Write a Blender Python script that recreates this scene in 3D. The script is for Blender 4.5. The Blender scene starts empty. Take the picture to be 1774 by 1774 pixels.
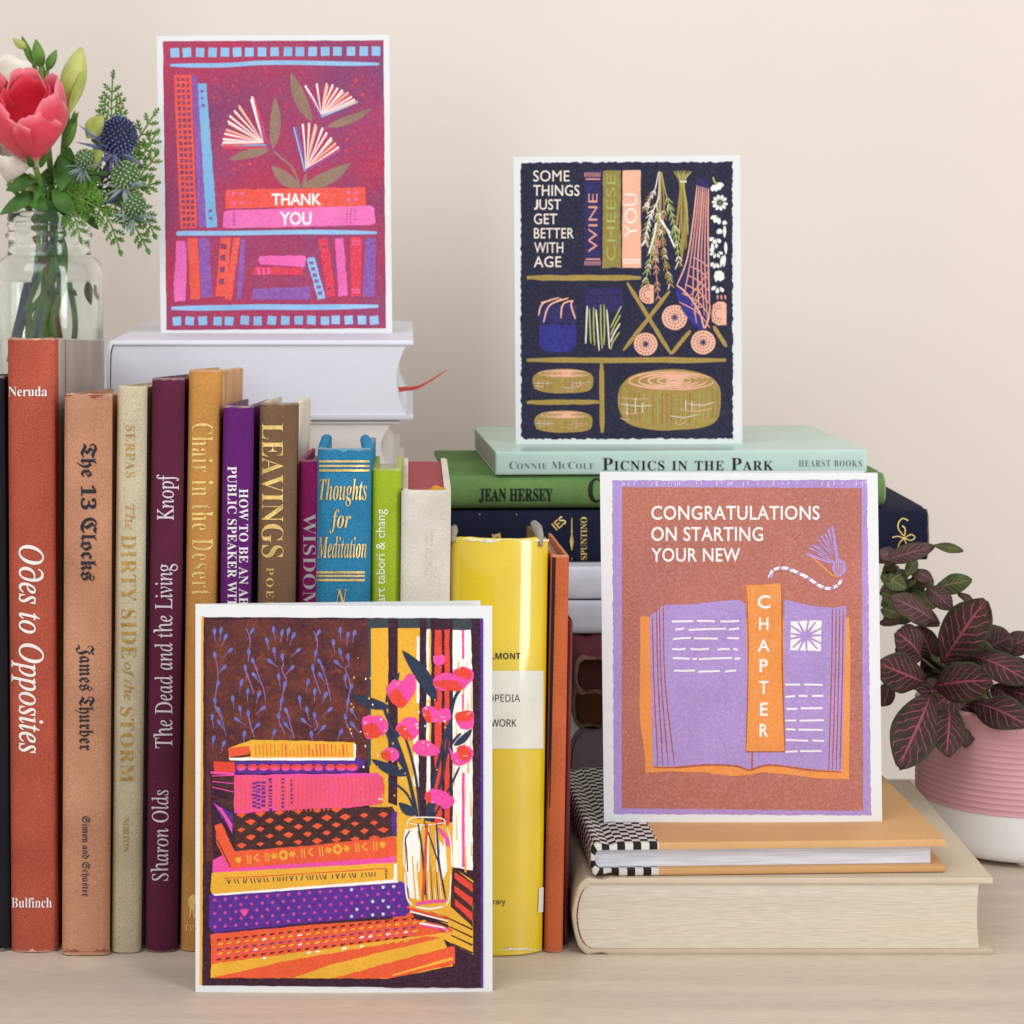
import bpy, bmesh, math, random
from mathutils import Matrix, Vector
R = random.Random(7)
sc = bpy.context.scene
C = sc.collection
# ---- measured camera frame (all lengths in millimetres until a mesh is made) ----
CX, CY, F, ZC, HC = 710.0, 330.0, 4200.0, 925.0, 291.0
def wx(px, y): return (px - CX) * (ZC + y) / F
def wz(py, y): return HC - (py - CY) * (ZC + y) / F
cam = bpy.data.cameras.new('camera'); cam.sensor_width = 36.0; cam.lens = F / 1774 * 36
cam.shift_x = (887 - CX) / 1774; cam.shift_y = -(887 - CY) / 1774
cam.clip_start = .05; cam.clip_end = 60
cam.dof.use_dof = True; cam.dof.focus_distance = .955; cam.dof.aperture_fstop = 26
camo = bpy.data.objects.new('camera', cam); C.objects.link(camo)
camo.location = (0, -ZC / 1000, HC / 1000); camo.rotation_euler = (math.pi / 2, 0, 0)
sc.camera = camo
world = bpy.data.worlds.new('World'); sc.world = world; world.use_nodes = True
bg = world.node_tree.nodes['Background']; bg.inputs[0].default_value = (.92, .95, 1.0, 1); bg.inputs[1].default_value = .66
def area(name, loc, target, size, power, col):
    l = bpy.data.lights.new(name, 'AREA'); l.shape = 'RECTANGLE'; l.size, l.size_y = size; l.energy = power; l.color = col
    o = bpy.data.objects.new(name, l); C.objects.link(o); o.location = loc
    o.rotation_euler = (Vector(target) - Vector(loc)).to_track_quat('-Z', 'Y').to_euler()
area('window_light', (1.15, -1.3, .92), (.05, .15, .92), (.45, 2.7), 27, (.93, .955, 1))
area('room_light', (-1.0, -1.25, 1.75), (.0, .2, .15), (1.6, 1.4), 21, (.94, .96, 1))
sc.view_settings.view_transform = 'Standard'; sc.view_settings.look = 'None'
sc.view_settings.exposure = 0; sc.view_settings.gamma = 1; sc.view_settings.use_curve_mapping = False
sc.cycles.max_bounces = 14; sc.cycles.transmission_bounces = 14; sc.cycles.transparent_max_bounces = 12

# ---- helpers ----
def lin(h, k=1.0):
    h = h.lstrip('#'); o = []
    for i in (0, 2, 4):
        c = int(h[i:i + 2], 16) / 255
        o.append((c / 12.92 if c <= .04045 else ((c + .055) / 1.055) ** 2.4) * k)
    return (*o, 1)
def M(name, hx, rough=.65, grain=.16, gs=2600, mott=.10, ms=45, metal=0, spec=.3, coat=0, bump=.0, bs=1500, stretch=None, hx2=None, sheen=0):
    m = bpy.data.materials.new(name); m.use_nodes = True; nt = m.node_tree; n = nt.nodes; L = nt.links
    b = n['Principled BSDF']; b.inputs['Roughness'].default_value = rough; b.inputs['Metallic'].default_value = metal
    b.inputs['Specular IOR Level'].default_value = spec; b.inputs['Coat Weight'].default_value = coat; b.inputs['Coat Roughness'].default_value = .08
    b.inputs['Sheen Weight'].default_value = sheen
    tc = n.new('ShaderNodeTexCoord'); mp = n.new('ShaderNodeMapping'); L.new(tc.outputs['Object'], mp.inputs[0])
    if stretch: mp.inputs['Scale'].default_value = stretch
    def noise(s, d):
        t = n.new('ShaderNodeTexNoise'); t.inputs['Scale'].default_value = s; t.inputs['Detail'].default_value = d; L.new(mp.outputs[0], t.inputs[0]); return t
    def rng(src, lo, hi):
        r = n.new('ShaderNodeMapRange'); r.inputs[1].default_value = .3; r.inputs[2].default_value = .7; r.inputs[3].default_value = lo; r.inputs[4].default_value = hi; L.new(src, r.inputs[0]); return r
    a = rng(noise(gs, 1.5).outputs[0], 1 - grain, 1 + grain); c = rng(noise(ms, 3).outputs[0], 1 - mott, 1 + mott)
    mu = n.new('ShaderNodeMath'); mu.operation = 'MULTIPLY'; L.new(a.outputs[0], mu.inputs[0]); L.new(c.outputs[0], mu.inputs[1])
    mx = n.new('ShaderNodeMix'); mx.data_type = 'RGBA'; mx.blend_type = 'MULTIPLY'; mx.inputs[0].default_value = 1
    if hx2:
        m2 = n.new('ShaderNodeMix'); m2.data_type = 'RGBA'; m2.inputs[6].default_value = lin(hx); m2.inputs[7].default_value = lin(hx2)
        q = rng(noise(ms * .8, 4).outputs[0], 0, 1); L.new(q.outputs[0], m2.inputs[0]); L.new(m2.outputs[2], mx.inputs[6])
    else: mx.inputs[6].default_value = lin(hx)
    L.new(mu.outputs[0], mx.inputs[7]); L.new(mx.outputs[2], b.inputs['Base Color'])
    if bump:
        bp = n.new('ShaderNodeBump'); bp.inputs['Strength'].default_value = bump; bp.inputs['Distance'].default_value = .0004
        L.new(noise(bs, 2).outputs[0], bp.inputs['Height']); L.new(bp.outputs[0], b.inputs['Normal'])
    return m
def cloth(name, hx, **k):
    wear = k.pop('wearc', None); m = cloth0(name, hx, **k); nt = m.node_tree; n = nt.nodes; L = nt.links; b = n['Principled BSDF']
    src = b.inputs['Base Color'].links[0].from_socket; at = n.new('ShaderNodeAttribute'); at.attribute_name = 'wear'
    tc = n.new('ShaderNodeTexCoord'); t = n.new('ShaderNodeTexNoise'); t.inputs['Scale'].default_value = 330; t.inputs['Detail'].default_value = 3; L.new(tc.outputs['Object'], t.inputs[0])
    a = n.new('ShaderNodeMath'); a.operation = 'ADD'; L.new(at.outputs['Fac'], a.inputs[0]); L.new(t.outputs[0], a.inputs[1])
    r = n.new('ShaderNodeMapRange'); r.inputs[1].default_value = .92; r.inputs[2].default_value = 1.35; r.inputs[4].default_value = .65; L.new(a.outputs[0], r.inputs[0])
    x = n.new('ShaderNodeMix'); x.data_type = 'RGBA'; L.new(r.outputs[0], x.inputs[0]); L.new(src, x.inputs[6]); c = lin(hx); x.inputs[7].default_value = [.5 * v + .5 * w for v, w in zip(c, lin('#d8c8b4'))]
    L.new(x.outputs[2], b.inputs['Base Color'])
    # woven threads: fine crossing ridges that also lighten the colour
    return m
def cloth0(name, hx, **k):
    d = dict(rough=.85, grain=.22, gs=2300, mott=.15, ms=38, bump=.6, bs=1900, spec=.2); d.update(k); return M(name, hx, **d)
def mk(name, vs, fs, mats, parent=None, mi=None, uv=None, smooth=False, bevel=0):
    me = bpy.data.meshes.new(name); me.from_pydata([(a / 1000, b / 1000, c / 1000) for a, b, c in vs], [], fs); 
    for m in (mats if isinstance(mats, list) else [mats]): me.materials.append(m)
    if mi: me.polygons.foreach_set('material_index', mi)
    if uv:
        ul = me.uv_layers.new(name='UVMap')
        for p in me.polygons:
            for li in p.loop_indices: ul.data[li].uv = uv[me.loops[li].vertex_index]
    if smooth: me.polygons.foreach_set('use_smooth', [True] * len(me.polygons))
    me.update()
    o = bpy.data.objects.new(name, me); C.objects.link(o)
    if parent: o.parent = parent
    if bevel:
        b = o.modifiers.new('bevel', 'BEVEL'); b.width = bevel / 1000; b.segments = 2; b.limit_method = 'ANGLE'; b.angle_limit = .7
    return o
def tag(o, label, cat, group=None):
    o['label'] = label; o['category'] = cat
    if group: o['group'] = group
    return o
def thing(name, label, cat, loc, rot=(0, 0, 0), group=None):
    o = bpy.data.objects.new(name, None); C.objects.link(o); o.empty_display_size = .02
    o.location = [v / 1000 for v in loc]; o.rotation_euler = rot
    return tag(o, label, cat, group)
def inv(o):
    m = Matrix.Translation(Vector(o.location) * 1000) @ o.rotation_euler.to_matrix().to_4x4()
    return m.inverted()
def structure(o): o['kind'] = 'structure'; return o
def box(x0, y0, z0, x1, y1, z1):
    v = [(x, y, z) for z in (z0, z1) for y in (y0, y1) for x in (x0, x1)]
    return v, [(0, 2, 3, 1), (4, 5, 7, 6), (0, 1, 5, 4), (2, 6, 7, 3), (0, 4, 6, 2), (1, 3, 7, 5)]
class MB:                                    # mesh collector
    def __init__(s): s.v, s.f, s.m, s.uv = [], [], [], []
    def add(s, vs, fs, mi=0, uv=None):
        b = len(s.v); s.v += vs; s.f += [tuple(i + b for i in f) for f in fs]; s.m += [mi] * len(fs)
        s.uv += uv if uv else [(0, 0)] * len(vs)
    def build(s, name, mats, parent=None, **k): return mk(name, s.v, s.f, mats, parent, mi=s.m, uv=s.uv, **k)
    def tube(s, pts, rad, seg=8, mi=0, cap=True):
        pts = [Vector(p) for p in pts]; n = len(pts); vs = []
        for i, p in enumerate(pts):
            d = (pts[min(i + 1, n - 1)] - pts[max(i - 1, 0)]).normalized()
            a = d.cross(Vector((0, .3, 1)) if abs(d.z) < .9 else Vector((1, 0, 0))).normalized(); b = d.cross(a)
            r = rad if not isinstance(rad, (list, tuple)) else rad[i]
            for k in range(seg):
                t = 2 * math.pi * k / seg; vs.append(tuple(p + a * (r * math.cos(t)) + b * (r * math.sin(t))))
        fs = [(i * seg + k, i * seg + (k + 1) % seg, (i + 1) * seg + (k + 1) % seg, (i + 1) * seg + k) for i in range(n - 1) for k in range(seg)]
        if cap: fs += [tuple(range(seg))[::-1], tuple((n - 1) * seg + k for k in range(seg))]
        s.add(vs, fs, mi)
    def lathe(s, prof, seg=64, c=(0, 0), mi=0, close=False):
        n = len(prof); vs = [(c[0] + r * math.cos(2 * math.pi * k / seg), c[1] + r * math.sin(2 * math.pi * k / seg), z) for r, z in prof for k in range(seg)]
        fs = [(i * seg + k, i * seg + (k + 1) % seg, ((i + 1) % n) * seg + (k + 1) % seg, ((i + 1) % n) * seg + k) for i in range(n if close else n - 1) for k in range(seg)]
        s.add(vs, fs, mi)
def spline(pts, n=6):
    P = [Vector(p) for p in pts]; o = []
    for i in range(len(P) - 1):
        a, b, c, d = P[max(i - 1, 0)], P[i], P[i + 1], P[min(i + 2, len(P) - 1)]
        for k in range(n):
            t = k / n; o.append(.5 * ((2 * b) + (c - a) * t + (2 * a - 5 * b + 4 * c - d) * t * t + (3 * b - a - 3 * c + d) * t ** 3))
    o.append(P[-1]); return [tuple(p) for p in o]

# ---- lettering: glyph meshes from Blender's built-in font and its mathematical serif / blackletter alphabets ----
ALPH = {'b': (0x1D400, 0x1D41A), 'i': (0x1D434, 0x1D44E), 'bi': (0x1D468, 0x1D482), 'fr': (0x1D56C, 0x1D586), 'sb': (0x1D5D4, 0x1D5EE), 's': (0x1D5A0, 0x1D5BA)}
def conv(t, st):
    if st not in ALPH: return t
    a = ALPH[st]; o = ''
    for ch in t:
        if ch.isascii() and ch.isalpha(): c = a[0] + ord(ch) - 65 if ch.isupper() else a[1] + ord(ch) - 97; o += chr(0x210E if c == 0x1D455 else c)
        elif ch.isdigit() and st in ('b', 'fr'): o += chr(0x1D7CE + int(ch))
        else: o += ch
    return o
TC = {}
GS = bpy.data.scenes.new('glyph_shapes')     # a drawing board for the lettering, removed once it is cut
GO = bpy.data.objects.new('t', bpy.data.curves.new('t', 'FONT')); GO.data.resolution_u = 4; GS.collection.objects.link(GO)
with bpy.context.temp_override(scene=GS, view_layer=GS.view_layers[0]): GD = bpy.context.evaluated_depsgraph_get()
def text2d(t, st='d', off=0, shear=0, space=1):
    key = (t, st, off, shear, space)
    if key in TC: return TC[key]
    c = GO.data; c.body = conv(t, st); c.offset = off; c.shear = shear; c.space_character = space
    GD.update(); me = bpy.data.meshes.new_from_object(GO.evaluated_get(GD))
    vs = [(v.co.x, v.co.y) for v in me.vertices]; fs = [tuple(p.vertices) for p in me.polygons]
    bpy.data.meshes.remove(me)
    TC[key] = (vs, fs); return vs, fs
def runs2d(runs, st, off=0, shear=0, space=1, gap=.0):
    x = 0; V, Fc = [], []
    for t, k in runs:
        if t == ' ': x += k; continue
        vs, fs = text2d(t, st, off, shear, space); lo = min(v[0] for v in vs); hi = max(v[0] for v in vs); b = len(V)
        V += [((v[0] - lo) * k + x, v[1] * k) for v in vs]; Fc += [tuple(i + b for i in f) for f in fs]; x += (hi - lo) * k + gap
    return V, Fc
def fit(vf, bx, d='h', ang=0):                # glyph mesh -> photo-plane rectangle, reading right, down or up
    vs, fs = vf; x0, y0, x1, y1 = bx
    lx, hx = min(v[0] for v in vs), max(v[0] for v in vs); ly, hy = min(v[1] for v in vs), max(v[1] for v in vs)
    o = []
    for u, v in vs:
        u = (u - lx) / (hx - lx); v = (v - ly) / (hy - ly)
        if d == 'h': p = (x0 + u * (x1 - x0), y1 - v * (y1 - y0))
        elif d == 'down': p = (x0 + v * (x1 - x0), y0 + u * (y1 - y0))
        else: p = (x1 - v * (x1 - x0), y1 - u * (y1 - y0))
        if ang:
            cx, cy = (x0 + x1) / 2, (y0 + y1) / 2; ca, sa = math.cos(ang), math.sin(ang); q = (p[0] - cx, p[1] - cy); p = (cx + q[0] * ca - q[1] * sa, cy + q[0] * sa + q[1] * ca)
        o.append(p)
    return o, fs
def onto(px, py, surf, lift):
    y = surf(0, 0) if surf.__code__.co_argcount == 2 else 0
    for _ in range(5): y = surf(wx(px, y), wz(py, y))
    y -= lift; return (wx(px, y), y, wz(py, y))
def cuts(vs, fs, ax, step=7.0):               # slice a flat outline into bands so that it can follow a rounded spine
    lo, hi = min(v[ax] for v in vs), max(v[ax] for v in vs)
    if hi - lo < step: return vs, fs
    bm = bmesh.new(); bv = [bm.verts.new((a, b, 0)) for a, b in vs]
    for f in fs:
        try: bm.faces.new([bv[i] for i in f])
        except ValueError: pass
    no = (1, 0, 0) if ax == 0 else (0, 1, 0); p = lo + step
    while p < hi:
        bmesh.ops.bisect_plane(bm, geom=bm.verts[:] + bm.edges[:] + bm.faces[:], plane_co=(p, p, 0), plane_no=no); p += step
    bm.verts.index_update(); r = [(v.co.x, v.co.y) for v in bm.verts], [tuple(v.index for v in f.verts) for f in bm.faces]
    bm.free(); return r
def decal(o, name, shapes, surf, mat, lift=.22, ax=0):
    mb = MB(); iv = inv(o)
    for vs, fs in shapes:
        vs, fs = cuts(vs, fs, ax); mb.add([tuple(iv @ Vector(onto(a, b, surf, lift))) for a, b in vs], fs)
    return mb.build(name, mat, o)
def strip(x0, y0, x1, y1, n=12):              # horizontal bar split so it follows a curved spine
    vs = []
    for k in range(n + 1):
        x = x0 + (x1 - x0) * k / n; vs += [(x, y0), (x, y1)]
    return vs, [(2 * k, 2 * k + 1, 2 * k + 3, 2 * k + 2) for k in range(n)]

# ---- setting ----
wallm = M('wall_paint', '#e1d5c8', rough=.9, grain=.06, gs=2000, mott=.02, ms=5, spec=.15, bump=.25, bs=350)
structure(mk('wall', *box(-1800, 405, -900, 1800, 435, 1800), wallm))
woodm = M('pale_wood', '#c5b4a0', rough=.5, grain=.10, gs=1100, mott=.10, ms=34, stretch=(.10, 1.6, 1), bump=.12, bs=500, hx2='#cebda9')
structure(mk('table_top', *box(-1400, -420, -30, 1400, 276, 0), woodm, bevel=2))

# ---- books ----
pageW = M('page_white', '#e2ded8', grain=.10, gs=1700, mott=.05); pageC = M('page_cream', '#d6c6b0', grain=.12, gs=1700, mott=.06)
pageD = M('page_tan', '#a08a74', grain=.16, mott=.12)
gold = M('gold_foil', '#ecc878', rough=.4, metal=.4, grain=.25, gs=1800, mott=.25, ms=220, spec=.5)
dull_gold = M('dull_gold', '#b98f45', rough=.5, metal=.2, grain=.3, mott=.3, ms=260)
white_ink = M('white_ink', '#e8e2dc', grain=.10); black_ink = M('black_ink', '#1d1a19', grain=.1); navy_ink = M('navy_ink', '#23242f', grain=.2, mott=.2, ms=200)
UP = Matrix.Identity(3)
HEAD = Matrix(((0, 1, 0), (0, 0, 1), (1, 0, 0)))          # lying, head towards us, spine on the left
SPINE = Matrix(((0, 0, -1), (0, 1, 0), (1, 0, 0)))        # lying, spine towards us
def spine_y(a, r, c): return r * a * a + c * abs(a) ** 9
def book(o, t, h, d, A, cov, page, r=1.2, c=1.6, b=2.0, inset=3.2, groove=.9, wear=.25, drop=0, top=True, split=None, side=None, foredge=0., jitter=.12, pd=3.0, plabel=None):
    """cover wraps left board, spine, right board; A maps book axes (thickness, depth, height) to the thing's own axes"""
    n = 14; out = []
    yj = r + c
    left = [(-t / 2, d), (-t / 2, yj + 26)] + ([(-t / 2, split)] if split else []) + [(-t / 2, yj + 9), (-t / 2 + groove, yj + 5.5), (-t / 2 + groove * .5, yj + 2.6), (-t / 2 + .1, yj + .9)]
    out = left + [(t / 2 * a * .985, spine_y(a, r, c)) for a in [math.sin(math.pi / 2 * (2 * k / n - 1)) for k in range(n + 1)]]
    ns = len(left); out += [(-x, y) for x, y in left[::-1]]
    inn = []
    for i, (x, y) in enumerate(out):
        if i < ns or i >= len(out) - ns:
            s = 1 if x < 0 else -1; inn.append((math.copysign(max(t / 2 - b, .3), x), max(y, yj + 1.2)))
        else: inn.append((x * max(t / 2 - b, .3) / (t / 2), y + min(1.4, b)))
    zs = [0, .5, 1.7] + [h * k / 8 for k in range(1, 8)] + [h - 1.7, h - .5, h]
    mb = MB(); N = len(out); mo = {}
    jit = {(i, j): R.uniform(-jitter, jitter) for i in range(N) for j in range(len(zs))}
    def P(x, y, z): return tuple(A @ Vector((x, y, z - drop * max(y, 0) * z / h)))
    vs = []; uv = []; arc = 0
    al = [0]
    for i in range(1, N): al.append(al[-1] + math.hypot(out[i][0] - out[i - 1][0], out[i][1] - out[i - 1][1]))
    for j, z in enumerate(zs):
        for i in range(N):
            x, y = out[i]; xi, yi = inn[i]; e = .35 if j in (0, len(zs) - 1) else 0
            sp = ns - 2 <= i < N - ns + 2
            zz = z + (R.uniform(-wear, wear) if (j in (0, len(zs) - 1) and sp) else 0)
            if j == len(zs) - 1 and sp: zz -= .35 * (1 - abs(2 * (i - ns) / (N - 2 * ns) - 1))
            q = jit[(i, j)] if sp else jit[(i, j)] * .3
            vs.append(P(x + (xi - x) * e, y + (yi - y) * e + q, max(zz, 0))); uv.append((al[i] - al[-1] / 2, z))
    k0 = len(vs)
    for j in (0, 1):
        for i in range(N): vs.append(P(inn[i][0], inn[i][1], h if j else 0)); uv.append((al[i] - al[-1] / 2, h if j else 0))
    fs = []; mi = []
    def sid(i):
        if side is None: return 0
        ym = max(out[i][1], out[i + 1][1]); return 1 if ym > side + .01 else 0
    J = len(zs)
    for j in range(J - 1):
        for i in range(N - 1): fs.append((j * N + i, j * N + i + 1, (j + 1) * N + i + 1, (j + 1) * N + i)); mi.append(sid(i))
    for i in range(N - 1):
        fs.append(((J - 1) * N + i, (J - 1) * N + i + 1, k0 + N + i + 1, k0 + N + i)); mi.append(sid(i))
        fs.append((i + 1, i, k0 + i, k0 + i + 1)); mi.append(sid(i))
        fs.append((k0 + i + 1, k0 + i, k0 + N + i, k0 + N + i + 1)); mi.append(sid(i))
    for i in (0, N - 1):
        f = [k0 + i] + [j * N + i for j in range(J)] + [k0 + N + i]; fs.append(tuple(f if i == 0 else f[::-1])); mi.append(1 if side is not None else 0)
    wr = []
    for j in range(J):
        for i in range(N): sp_ = ns - 1 <= i <= N - ns; wr.append((1.0 if j in (0, J - 1) else .75 if j in (1, J - 2) else (.22 if i in (ns, ns + 1, N - ns - 1, N - ns - 2) else 0)) * (1 if sp_ else .7))
    wr += [.6] * (2 * N)
    co = mk('cover', vs, fs, cov if isinstance(cov, list) else [cov], o, mi=mi, uv=uv, smooth=True)
    co.data.attributes.new('wear', 'FLOAT', 'POINT').data.foreach_set('value', wr)
    es = co.modifiers.new('split', 'EDGE_SPLIT'); es.split_angle = .75
    # page block
    w = t / 2 - b - .12; ys = yj + 2.2; pv = []; m = 9
    fe = [(-w + 2 * w * k / m, d - pd - foredge * (1 - (2 * k / m - 1) ** 2)) for k in range(m + 1)]
    ring = [(-w, spine_y(1, r, c) + min(1.4, b) + .5)] + fe + [(w * a_, spine_y(a_, r, c) + min(1.4, b) + .5) for a_ in (1, .9, .7, .4, 0, -.4, -.7, -.9)]
    for z in (inset, h - inset): pv += [P(x, y, z) for x, y in ring]
    K = len(ring); pf = [(i, (i + 1) % K, K + (i + 1) % K, K + i) for i in range(K)] + [tuple(range(K)), tuple(range(K, 2 * K))[::-1]]
    pb = mk('page_block', pv, pf, page, o, uv=[(x, y) for x, y in ring] * 2)
    if plabel: pb['label'] = plabel
    return co
ROW = 'upright books standing in the row'
def upright(label, tl, tr, bl, br, ty, yf, d, cov, page, by=None, **k):
    h = wz(ty, yf); t = ((tr - tl) + (br - bl)) / 2 * (ZC + yf) / F
    cb, ct = wx((bl + br) / 2, yf), wx((tl + tr) / 2, yf); lean = math.atan2(ct - cb, h)
    k.setdefault('drop', .066)
    o = thing('book', label, 'book', (cb, yf, abs(math.sin(lean)) * t / 2), (0, lean, 0), ROW)
    book(o, t, h, d, UP, cov, page, **k)
    r, c = k.get('r', 1.2), k.get('c', 1.6); tn = math.tan(lean)
    o_surf = lambda x, z: yf + spine_y(max(-1, min(1, (x - cb - tn * z) / (t / 2))), r, c)
    return o, o_surf
def flat(label, x0, x1, z0, z1, yf, d, A, cov, page, yaw=0, group=None, **k):
    """lying book: x0..x1 along the front, yf the front, d how far back it reaches"""
    t = z1 - z0; cx = (x0 + x1) / 2
    o = thing('book', label, 'book', (cx, yf, z0), (0, 0, math.radians(yaw)), group)
    w = x1 - x0
    if A is HEAD: T = lambda v: (A @ v) + Vector((-w / 2, 0, t / 2))
    else: T = lambda v: (A @ v) + Vector((w / 2, 0, t / 2))
    class Q:
        def __matmul__(s, v): return T(v)
    book(o, t, d if A is HEAD else w, w if A is HEAD else d, Q(), cov, page, **k)
    tn = math.tan(math.radians(yaw)); r, c = k.get('r', 1.2), k.get('c', 1.6); zc = (z0 + z1) / 2
    return o, (lambda x, z: yf + (x - cx) * tn + (0 if A is HEAD else spine_y(max(-1, min(1, (z - zc) / (t / 2))), r, c)))
tx = lambda t, st, bx, d='h', off=0, shear=0, space=1, ang=0: fit(text2d(t, st, off, shear, space), bx, d, ang)

upright('black book cut by the left edge of the photo, left of the rust red one', -70, 6, -58, 18, 652, 1, 150, cloth('black_cloth', '#17151d'), pageD)
red = cloth('rust_cloth', '#b0543f', grain=.28, hx2='#a34a38'); grey_board = cloth('grey_board', '#a9a097')
TORN = []
o, s = upright('tall rust red cloth book with white script title, tallest in the row', 8, 96, 20, 97, 586, 0, 152, [red, grey_board], pageW, r=1.4, wear=.5, side=31, split=32, b=2.4)
TORN.append(((o, s), 9, 95, 586.5, 4.5, 21, 96, 1649, 8, '#d0a08c')); decal(o, 'author_name', [tx('Neruda', 'b', (14.5, 670, 81.6, 686.5), off=-.004)], s, white_ink)
decal(o, 'title', [tx('O\u2202es to Opposites'.replace('\u2202', '\U0001D715'), 'i', (20, 944, 76, 1305), 'down', off=.008)], s, white_ink)
decal(o, 'publisher_name', [tx('Bulfinch', 'b', (20, 1555, 89.6, 1572.5), off=-.006)], s, white_ink)
o, s = upright('faded salmon cloth book with navy blackletter title', 109, 195, 107, 188, 683, -4, 140, cloth('salmon_cloth', '#c48e6f', mott=.14, ms=30, hx2='#ac7658'), pageD, r=.5, wear=.8)
TORN.append(((o, s), 110, 194, 684, 9, 108, 187, 1649, 9, '#93503c')); decal(o, 'title', [tx('The 13 Clocks', 'fr', (133, 768, 168, 1006), 'down', off=.006)], s, navy_ink)
decal(o, 'author_name', [tx('James Thurber', 'fr', (130, 1117, 164, 1300), 'down')], s, navy_ink)
decal(o, 'publisher_name', [tx('Simon and Schuster', 'fr', (139, 1414, 156, 1553), 'down', off=-.004)], s, navy_ink)
o, s = upright('slim pale sage book with faint gold lettering', 202, 254, 191, 244, 669, -1, 138, cloth('sage_cloth', '#c3b697'), pageD, r=1.2)
decal(o, 'author_name', [tx('SERPAS', 'b', (218, 737, 234, 827), 'down', off=-.01, space=1.15)], s, dull_gold)
decal(o, 'title', [tx('The', 'i', (217, 873, 234, 918), 'down'), tx('DIRTY SIDE', 'b', (210, 927, 236, 1140), 'down', off=-.01, space=1.1), tx('of the', 'i', (210, 1147, 232, 1213), 'down'), tx('STORM', 'b', (208, 1225, 232, 1355), 'down', off=-.01, space=1.1)], s, dull_gold)
decal(o, 'publisher_name', [tx('NORTON', 'b', (213, 1416, 223, 1475), 'down', off=-.008)], s, dull_gold)
o, s = upright('slim maroon cloth book with silver white lettering', 262, 319, 249, 307, 655, 0, 140, cloth('maroon_cloth', '#5a2038'), pageW, r=1.8)
silver = M('silver_ink', '#d6c9cf', grain=.15)
decal(o, 'publisher_name', [tx('Knopf', 'i', (271, 822, 310, 901), 'up', shear=-.24, off=.003)], s, silver)
decal(o, 'title', [tx('The Dead and the Living', 'i', (266, 977, 308, 1296), 'up', shear=-.24, off=.003)], s, silver)
decal(o, 'author_name', [tx('Sharon Olds', 'i', (261, 1369, 292, 1526), 'up', shear=-.24, off=.003)], s, silver)
tanb = cloth('ochre_cloth', '#bd8544', grain=.18); lt = cloth('light_ochre_board', '#c99c70')
o, s = upright('ochre cloth book with shiny gold title', 326, 382, 311, 367, 641, 1, 128, [tanb, lt], pageC, r=1.6, side=30, split=31)
decal(o, 'title', [tx('Chair in the Desert', 'b', (332, 733, 369, 1031), 'down', off=-.008, space=1.12)], s, gold)
decal(o, 'publisher_mark', [([(325, 1566), (327, 1556), (332, 1550), (337, 1549), (341, 1553), (340, 1562), (337, 1568), (338, 1590), (335, 1590), (333, 1571), (330, 1590), (328, 1590), (329, 1572)], [tuple(range(13))]), tx('TALES', 'b', (320, 1602, 352, 1613), off=-.006)], s, gold)
o, s = upright('purple book with two lines of white slab capitals', 386, 440, 371, 425, 703, -1, 120, cloth('purple_cloth', '#5f1d68'), pageC, r=1.0)
TORN.append(((o, s), 387, 439, 704, 5, 0, 0, 0, 0, '#a98f8c')); decal(o, 'title', [tx('HOW TO BE AN AB', 'b', (414, 847, 430, 1048), 'down', space=1.05), tx('PUBLIC SPEAKER WIT', 'b', (394, 808, 410, 1050), 'down', space=1.05)], s, white_ink)
brn = cloth('brown_cloth', '#74573f'); crm = cloth('cream_board', '#ddd2bf')
o, s = upright('brown cloth book with gold capitals', 447, 518, 440, 502, 698, 0, 126, [brn, crm], pageD, r=1.0, side=31, split=32, groove=1.6)
decal(o, 'title', [tx('LEAVINGS', 'b', (453, 733, 491, 966), 'down', off=-.006)], s, gold)
decal(o, 'subtitle', [tx('POEMS', 'b', (461, 983, 474, 1078), 'down', off=-.008, space=1.3)], s, gold)
o, s = upright('magenta book tucked behind the blue one', 518, 562, 509, 553, 797, 8, 112, cloth('magenta_cloth', '#ad2a71'), pageD, r=.6)
decal(o, 'title', [tx('WISDOM', 'b', (525, 890, 547, 1058), 'down', off=-.010)], s, white_ink)
blu = cloth('blue_cloth', '#2c7aa0', grain=.3)
o, s = upright('thick blue cloth book with gold italic title and gold rules', 549, 644, 541, 636, 777, -6, 118, blu, pageC, r=3.0, c=2.4, inset=5, groove=1.4)
TORN.append(((o, s), 552, 641, 778, 7, 0, 0, 0, 0, '#5f9cb8')); decal(o, 'title', [tx('Thoughts', 'bi', (553, 829, 636, 877), off=-.004), tx('for', 'bi', (571, 882, 608, 924), off=-.004), tx('Meditation', 'bi', (550, 929, 635, 967), off=-.004)], s, gold, .35)
for x0, x1, rows in ((553, 640, ((797.5, 801), (805.5, 809), (813, 817))), (548, 632, ((989.5, 993.5), (996, 999.5), (1003, 1007)))): decal(o, 'gold_rules', [strip(x0, a, x1, b) for a, b in rows], s, gold, .35)
decal(o, 'monogram', [tx('N', 'bi', (580, 1021, 602, 1050))], s, gold, .35)
H = wz(777, -6)
for sx in (-1, 1):
    q = MB(); q.tube([(sx * 8.6, 6, H - 3), (sx * 8.2, 12, H - .5), (sx * 7.6, 22, H + 1.0), (sx * 7.4, 30, H + .6)], [1.4, 2.0, 2.1, 1.7], 10); q.build('hinge_roll', blu, o, smooth=True)
o, s = upright('slim lime green book with white lettering', 644, 695, 636, 690, 812, 1, 110, cloth('lime_cloth', '#9db228', grain=.14), pageC, r=.4)
decal(o, 'publisher_name', [tx('stewart tabori & chang', 'd', (651, 882, 672, 1086), 'up', off=.010)], s, M('pale_ink', '#dfe6c4'))
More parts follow.
